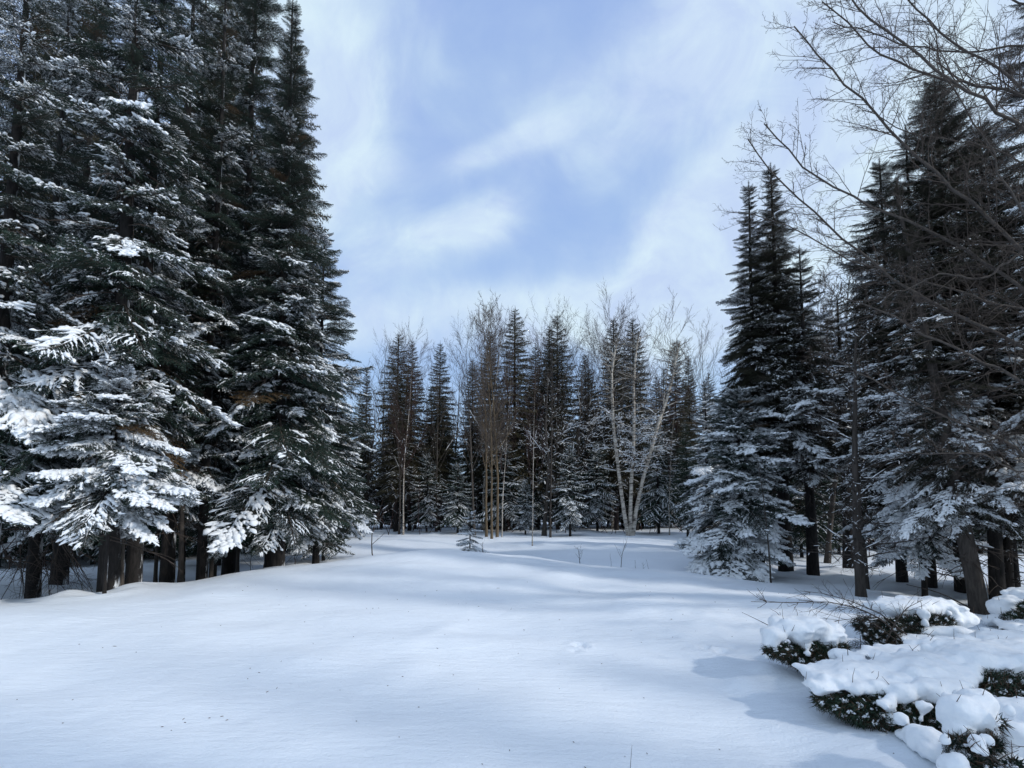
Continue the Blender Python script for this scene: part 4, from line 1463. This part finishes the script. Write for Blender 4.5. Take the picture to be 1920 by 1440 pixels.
def brush_pile(label, origin, snows, boughs, sticks, seed, dark=None, sub=(.25, .5), voxel=.02, amp=.03, group='snow-capped brush piles'):
    """snows: ellipsoids; boughs: (px,py,D) spots that show dark boughs; sticks: pixel paths"""
    root = tag(link('brush_pile', None, loc=origin), label, 'brush pile', group)
    rs = random.Random(seed)
    kd = KD[seed]
    eye = Vector((0, 0, EYE))
    fr = []
    for (px, py, D, n, pal) in boughs:        # snow clots hanging in the front of the tangle
        for _ in range(2 if n > 4 else 1):
            q = rs.uniform(.022, .05)
            fr.append((P(px + rs.uniform(-34, 34), py + rs.uniform(-26, 22), D - .02 + rs.uniform(0, .12)), (q * rs.uniform(.7, 1.5), q, q * rs.uniform(.5, 1.3)), rs.uniform(0, 3)))
    for (c, r, a) in list(snows):                # crumbly lumps and thin edges on the caps
        for _ in range(int(8 * (r[0] * r[1]) ** .5 / .2)):
            th = rs.uniform(0, 6.28); w_ = rs.uniform(.3, 1.02) ** .5
            q = rs.uniform(.018, .06) * min(1.3, max(.5, r[0] / .2))
            fr.append((c + Vector((r[0] * math.cos(th) * w_, r[1] * math.sin(th) * w_, r[2] * (1 - w_ * w_) ** .5 * .85 if w_ < 1 else 0)), (q * rs.uniform(.8, 1.6), q, q * rs.uniform(.35, .8)), rs.uniform(0, 3)))
    snows = [(c + Vector((0, 0, r[2] * .12)), (r[0] * .95, r[1] * .92, r[2] * .82), a) for c, r, a in snows] + fr
    pk = MB(); PLk = []
    for (c, r, a) in snows[:14]:                 # twigs poking through the caps
        for _ in range(int(1 + 7 * r[0])):
            th = rs.uniform(0, 6.28); w_ = rs.uniform(.1, 1) ** .5
            q = c + Vector((r[0] * math.cos(th) * w_, r[1] * math.sin(th) * w_, r[2] * (1 - w_ * w_) ** .5 * .7))
            q = eye + (q - eye) * kd - origin
            d = Vector((rs.gauss(0, .45), rs.gauss(0, .4), rs.uniform(.5, 1.2))).normalized() * rs.uniform(.04, .13)
            PLk.append([tuple(q), tuple(q + d * .5 + Vector((rs.gauss(0, .006), 0, .004))), tuple(q + d)])
    pk.tubes(np.array(PLk), np.tile([[.0028, .002, .001]], (len(PLk), 1)), 4, 0)
    link('poking_twigs', pk.mesh('poking_twigs', [M_DEADWOOD]), root)['kind'] = 'stuff'
    snows = [(eye + (c - eye) * kd, tuple(q * kd for q in r), a) for c, r, a in snows]
    boughs = [(a, c, d * kd, n, pal) for a, c, d, n, pal in boughs]
    sticks = [([(a, c, d * kd) for a, c, d in path], r) for path, r in sticks]
    tang = link('twig_tangle', leaf_mass([(a, c, d + .07, (.055 + .0095 * n) * min(1, sub[1] / .28)) for a, c, d, n, pal in boughs], origin, seed), root)
    snow = blob_snow('snow_cap', snows, voxel, amp, parent=root, origin=origin, seed=seed)
    for (px, py, D, n, pal) in boughs:
        for i in range(n):
            q = P(px + rs.uniform(-28, 28), py + rs.uniform(-14, 14), D + rs.uniform(.0, .2)) - origin
            me = rs.choice(DARKB if pal == 0 else BROWNB)
            sc = rs.uniform(*sub)
            if i % 2 == 0 and seed not in (1, 3):
                link('bough', me, root, q + Vector((0, .08, .03)), (R(rs.uniform(-50, 50)), R(rs.uniform(10, 60)), rs.uniform(-2.4, -.7)), sc * .8)
    for path, r in sticks:
        pts = [P(*q) - origin for q in path]
        K = 12
        arr = np.array([tuple(q) for q in pts]); seg = np.r_[0, np.cumsum(np.linalg.norm(np.diff(arr, axis=0), axis=1))]
        s_ = np.linspace(0, seg[-1], K)
        sm = np.stack([np.interp(s_, seg, arr[:, k]) for k in range(3)], -1)
        b = MB()
        b.tubes(sm[None], (r * (1.1 - .8 * s_ / seg[-1]))[None], 6, 0)
        out = {}
        prm = dict(K=[5, 4], wob=[.12, .14], up=[0, 0], taper=[.4, .5], n=[3], t0=[.2], ang=[(25, 60)], ratio=[.5], fall=[.4], rr=[.6], rmin=.0015)
        for i in range(int(seg[-1] * 22)):
            k = rs.randint(2, K - 2)
            ax = Vector(sm[k + 1] - sm[k]).normalized()
            perp = ax.cross(Vector((rs.gauss(0, 1), rs.gauss(0, 1), rs.gauss(0, 1)))).normalized()
            grow(out, Vector(sm[k]), ax * .8 + perp * .7, rs.uniform(.08, .3), r * .35, 0, rs, prm)
        polys_to_mesh(b, out, [4, 3], [0, 0], .2 if r > .004 else 0, snow_mat=1, snow_lev=(0,), fat=.002)
        link('stick', b.mesh('stick', [M_TWIG, M_SNOW]), root)
    return root


o1 = base(1510, 4.7)
brush_pile('small rounded snow-capped brush pile, leftmost of the heap, dark boughs below', o1,
           [E(1500, 1182, 5.2, .30, .24, .13), E(1450, 1192, 5.15, .14, .15, .10), E(1545, 1198, 5.2, .20, .2, .11), E(1475, 1168, 5.3, .18, .16, .09), E(1560, 1180, 5.35, .14, .16, .10),
            E(1443, 1206, 5.1, .09, .1, .07)],
           [(1490, 1226, 5.05, 8, 0), (1540, 1228, 5.05, 8, 0), (1515, 1240, 5.0, 7, 0), (1565, 1215, 5.05, 5, 0), (1455, 1218, 5.0, 4, 0), (1520, 1215, 5.05, 6, 0)], [], 1, sub=(.2, .36))
o2 = base(1700, 6.0)
brush_pile('brush pile with a rusty tangle of twigs and a long snow roll on top', o2,
           [E(1690, 1140, 6.0, .34, .25, .12), E(1740, 1142, 6.1, .38, .28, .14), E(1785, 1160, 6.0, .28, .25, .12), E(1650, 1140, 6.1, .2, .2, .09), E(1770, 1185, 5.6, .28, .2, .08), E(1700, 1200, 5.5, .22, .15, .05)],
           [(1700, 1172, 5.6, 8, 1), (1735, 1168, 5.6, 8, 0), (1660, 1178, 5.55, 9, 1), (1650, 1195, 5.45, 8, 1), (1765, 1168, 5.6, 6, 0), (1625, 1170, 5.6, 6, 1), (1670, 1205, 5.4, 5, 1), (1720, 1190, 5.5, 4, 0)],
           [([(1690, 1200, 5.4), (1660, 1165, 5.4), (1610, 1140, 5.3), (1550, 1128, 5.2), (1480, 1130, 5.15), (1408, 1128, 5.1)], .008),
            ([(1700, 1190, 5.5), (1650, 1150, 5.5), (1590, 1125, 5.4), (1540, 1112, 5.4), (1500, 1108, 5.4)], .007),
            ([(1680, 1200, 5.4), (1640, 1170, 5.4), (1600, 1160, 5.3), (1560, 1165, 5.3)], .006),
            ([(1660, 1205, 5.4), (1680, 1165, 5.4), (1700, 1140, 5.5), (1730, 1125, 5.5)], .007)], 2, sub=(.18, .34))
o3 = base(1700, 4.0)
sn = [E(1640, 1268, 4.6, .42, .34, .12), E(1560, 1268, 4.65, .26, .3, .09), E(1740, 1262, 4.6, .42, .4, .15), E(1840, 1240, 4.7, .42, .4, .17), E(1930, 1235, 4.8, .4, .4, .17), E(1700, 1232, 5.1, .45, .3, .09),
      E(1800, 1218, 5.2, .4, .3, .11), E(1900, 1205, 5.4, .45, .3, .12), E(1540, 1285, 4.5, .14, .2, .05), E(1620, 1290, 4.35, .2, .12, .055), E(1690, 1300, 4.2, .11, .1, .09), E(1760, 1300, 4.2, .22, .14, .12),
      E(1590, 1232, 5.0, .15, .14, .06), E(1800, 1330, 4.0, .1, .1, .1), E(1730, 1330, 4.05, .05, .05, .07), E(1690, 1350, 4.0, .05, .05, .06), E(1655, 1322, 4.1, .05, .06, .05)]
brush_pile('largest brush pile, a broad sloping snow sheet with dark hollows in front', o3, sn,
           [(1560, 1310, 4.35, 6, 0), (1600, 1325, 4.25, 8, 0), (1640, 1338, 4.15, 10, 0), (1685, 1350, 4.08, 9, 0), (1720, 1338, 4.1, 9, 0), (1660, 1310, 4.2, 6, 0), (1755, 1345, 4.05, 7, 1), (1700, 1322, 4.15, 6, 0),
            (1870, 1280, 4.3, 8, 0), (1910, 1285, 4.3, 9, 0), (1885, 1305, 4.2, 8, 0), (1940, 1300, 4.3, 6, 0), (1780, 1325, 4.05, 4, 1)], [], 3, sub=(.14, .3), amp=.028)
o4 = base(1815, 3.05)
brush_pile('tall bulging snow lump at the front of the heap with leafy twigs poking through', o4,
           [E(1812, 1345, 3.45, .155, .16, .16), E(1830, 1320, 3.5, .11, .12, .10), E(1800, 1375, 3.4, .08, .1, .09), E(1845, 1370, 3.4, .08, .1, .1), E(1815, 1420, 3.3, .1, .09, .07), E(1850, 1430, 3.3, .06, .06, .08),
            E(1790, 1440, 3.2, .07, .07, .07)],
           [(1800, 1392, 3.24, 4, 0), (1830, 1400, 3.2, 6, 0), (1855, 1395, 3.22, 5, 1), (1840, 1425, 3.15, 6, 0), (1815, 1430, 3.14, 5, 0), (1862, 1355, 3.3, 4, 0)],
           [([(1890, 1445, 3.0), (1850, 1410, 3.05), (1815, 1380, 3.1)], .0025)], 4, sub=(.07, .15), voxel=.014, amp=.02)
o5 = base(1925, 3.3)
brush_pile('smooth snow mound at the right photo edge beside the bulging lump', o5,
           [E(1925, 1370, 3.7, .24, .3, .22), E(1900, 1400, 3.5, .14, .2, .18), E(1960, 1400, 3.6, .3, .3, .25), E(1890, 1440, 3.3, .12, .15, .1)],
           [(1900, 1432, 3.12, 4, 1)], [([(1955, 1402, 3.1), (1910, 1400, 3.15), (1878, 1400, 3.2)], .002)], 5, sub=(.05, .1), voxel=.02, amp=.02)
o6 = base(1915, 6.6)
brush_pile('snowy brush pile farther back against the right photo edge', o6,
           [E(1900, 1145, 6.6, .28, .25, .2), E(1940, 1130, 6.6, .3, .3, .22), E(1870, 1165, 6.4, .16, .16, .1), E(1960, 1160, 6.4, .3, .3, .2), E(1920, 1175, 6.1, .3, .2, .08)],
           [(1905, 1160, 6.2, 6, 0), (1930, 1140, 6.2, 5, 1), (1895, 1175, 6.1, 5, 1)], [], 6, sub=(.15, .28))
o7 = base(1738, 3.4)
lump = blob_snow('snow_lump', [E(1738, 1388, 3.4, .12, .14, .08), E(1760, 1405, 3.3, .11, .12, .05), E(1705, 1382, 3.5, .07, .09, .035)], .015, .012, origin=o7, seed=9)
lump.location = o7
tag(lump, 'small rounded snow lump at the foot of the heap, left of the tall bulging one', 'snow lump')
o8 = base(1580, 4.5)
lump = blob_snow('snow_lump', [E(1578, 1228, 4.5, .11, .09, .055), E(1605, 1232, 4.55, .065, .07, .04)], .012, .01, origin=o8, seed=12)
lump.location = o8
tag(lump, 'small snow-covered log end between the leftmost pile and the large one', 'snow lump')
# sticks lying on the snow
for k, (path, r, lab) in enumerate([([(1391, 1148, 5.9), (1412, 1158, 5.8), (1440, 1172, 5.6)], .004, 'thin straight stick pointing out of the snow left of the small pile'),
                                    ([(1462, 1148, 5.7), (1466, 1160, 5.6), (1470, 1168, 5.6)], .003, 'short upright stick behind the small pile'),
                                    ([(1700, 1096, 8.8), (1760, 1110, 8.3), (1820, 1140, 7.9)], .012, 'long bent fallen branch in front of the leaning trunk'),
                                    ([(1530, 1012, 13), (1560, 1040, 12.6), (1572, 1052, 12.4)], .012, 'fallen branch slanting to the snow beside the split trunk')]):
    pts = np.array([tuple(P(*q)) for q in path]); o0 = Vector(pts[-1])
    s = np.linspace(0, 2, 9)
    sm = np.stack([np.interp(s, [0, 1, 2], pts[:, i]) for i in range(3)], -1) - np.array(tuple(o0))
    sm[1:-1] = (sm[:-2] + sm[1:-1] + sm[2:]) / 3
    b = MB(); b.tubes(sm[None], np.linspace(r * .5, r, 9)[None], 5, 0)
    tag(link('fallen_branch', b.mesh('fallen_branch', [M_TWIG]), loc=o0), lab, 'branch')
# hanging dead twigs under the lower left spruces
b = MB(); out = {}
rng = random.Random(31)
prm = dict(K=[9, 5, 4], wob=[.06, .12, .16], up=[.035, .02, 0], taper=[.25, .4, .5], n=[7, 3], t0=[.15, .2], ang=[(25, 60), (25, 60)], ratio=[.4, .45], fall=[.4, .4], rr=[.5, .6], rmin=.0025)
for i in range(26):
    q = P(rng.uniform(-20, 150), rng.uniform(1000, 1060), rng.uniform(8.6, 10.5)) - base(80, 9.3)
    grow(out, q, Vector((rng.uniform(-.8, .9), rng.uniform(-.5, .3), -.95)), rng.uniform(.6, 1.5), .009, 0, rng, prm)
polys_to_mesh(b, out, [5, 4, 3], [0, 0, 0])
tag(link('deadfall', b.mesh('deadfall', [M_TWIG]), loc=base(80, 9.3)), 'drooping dead grey twigs hanging to the snow under the left spruces', kind='stuff')
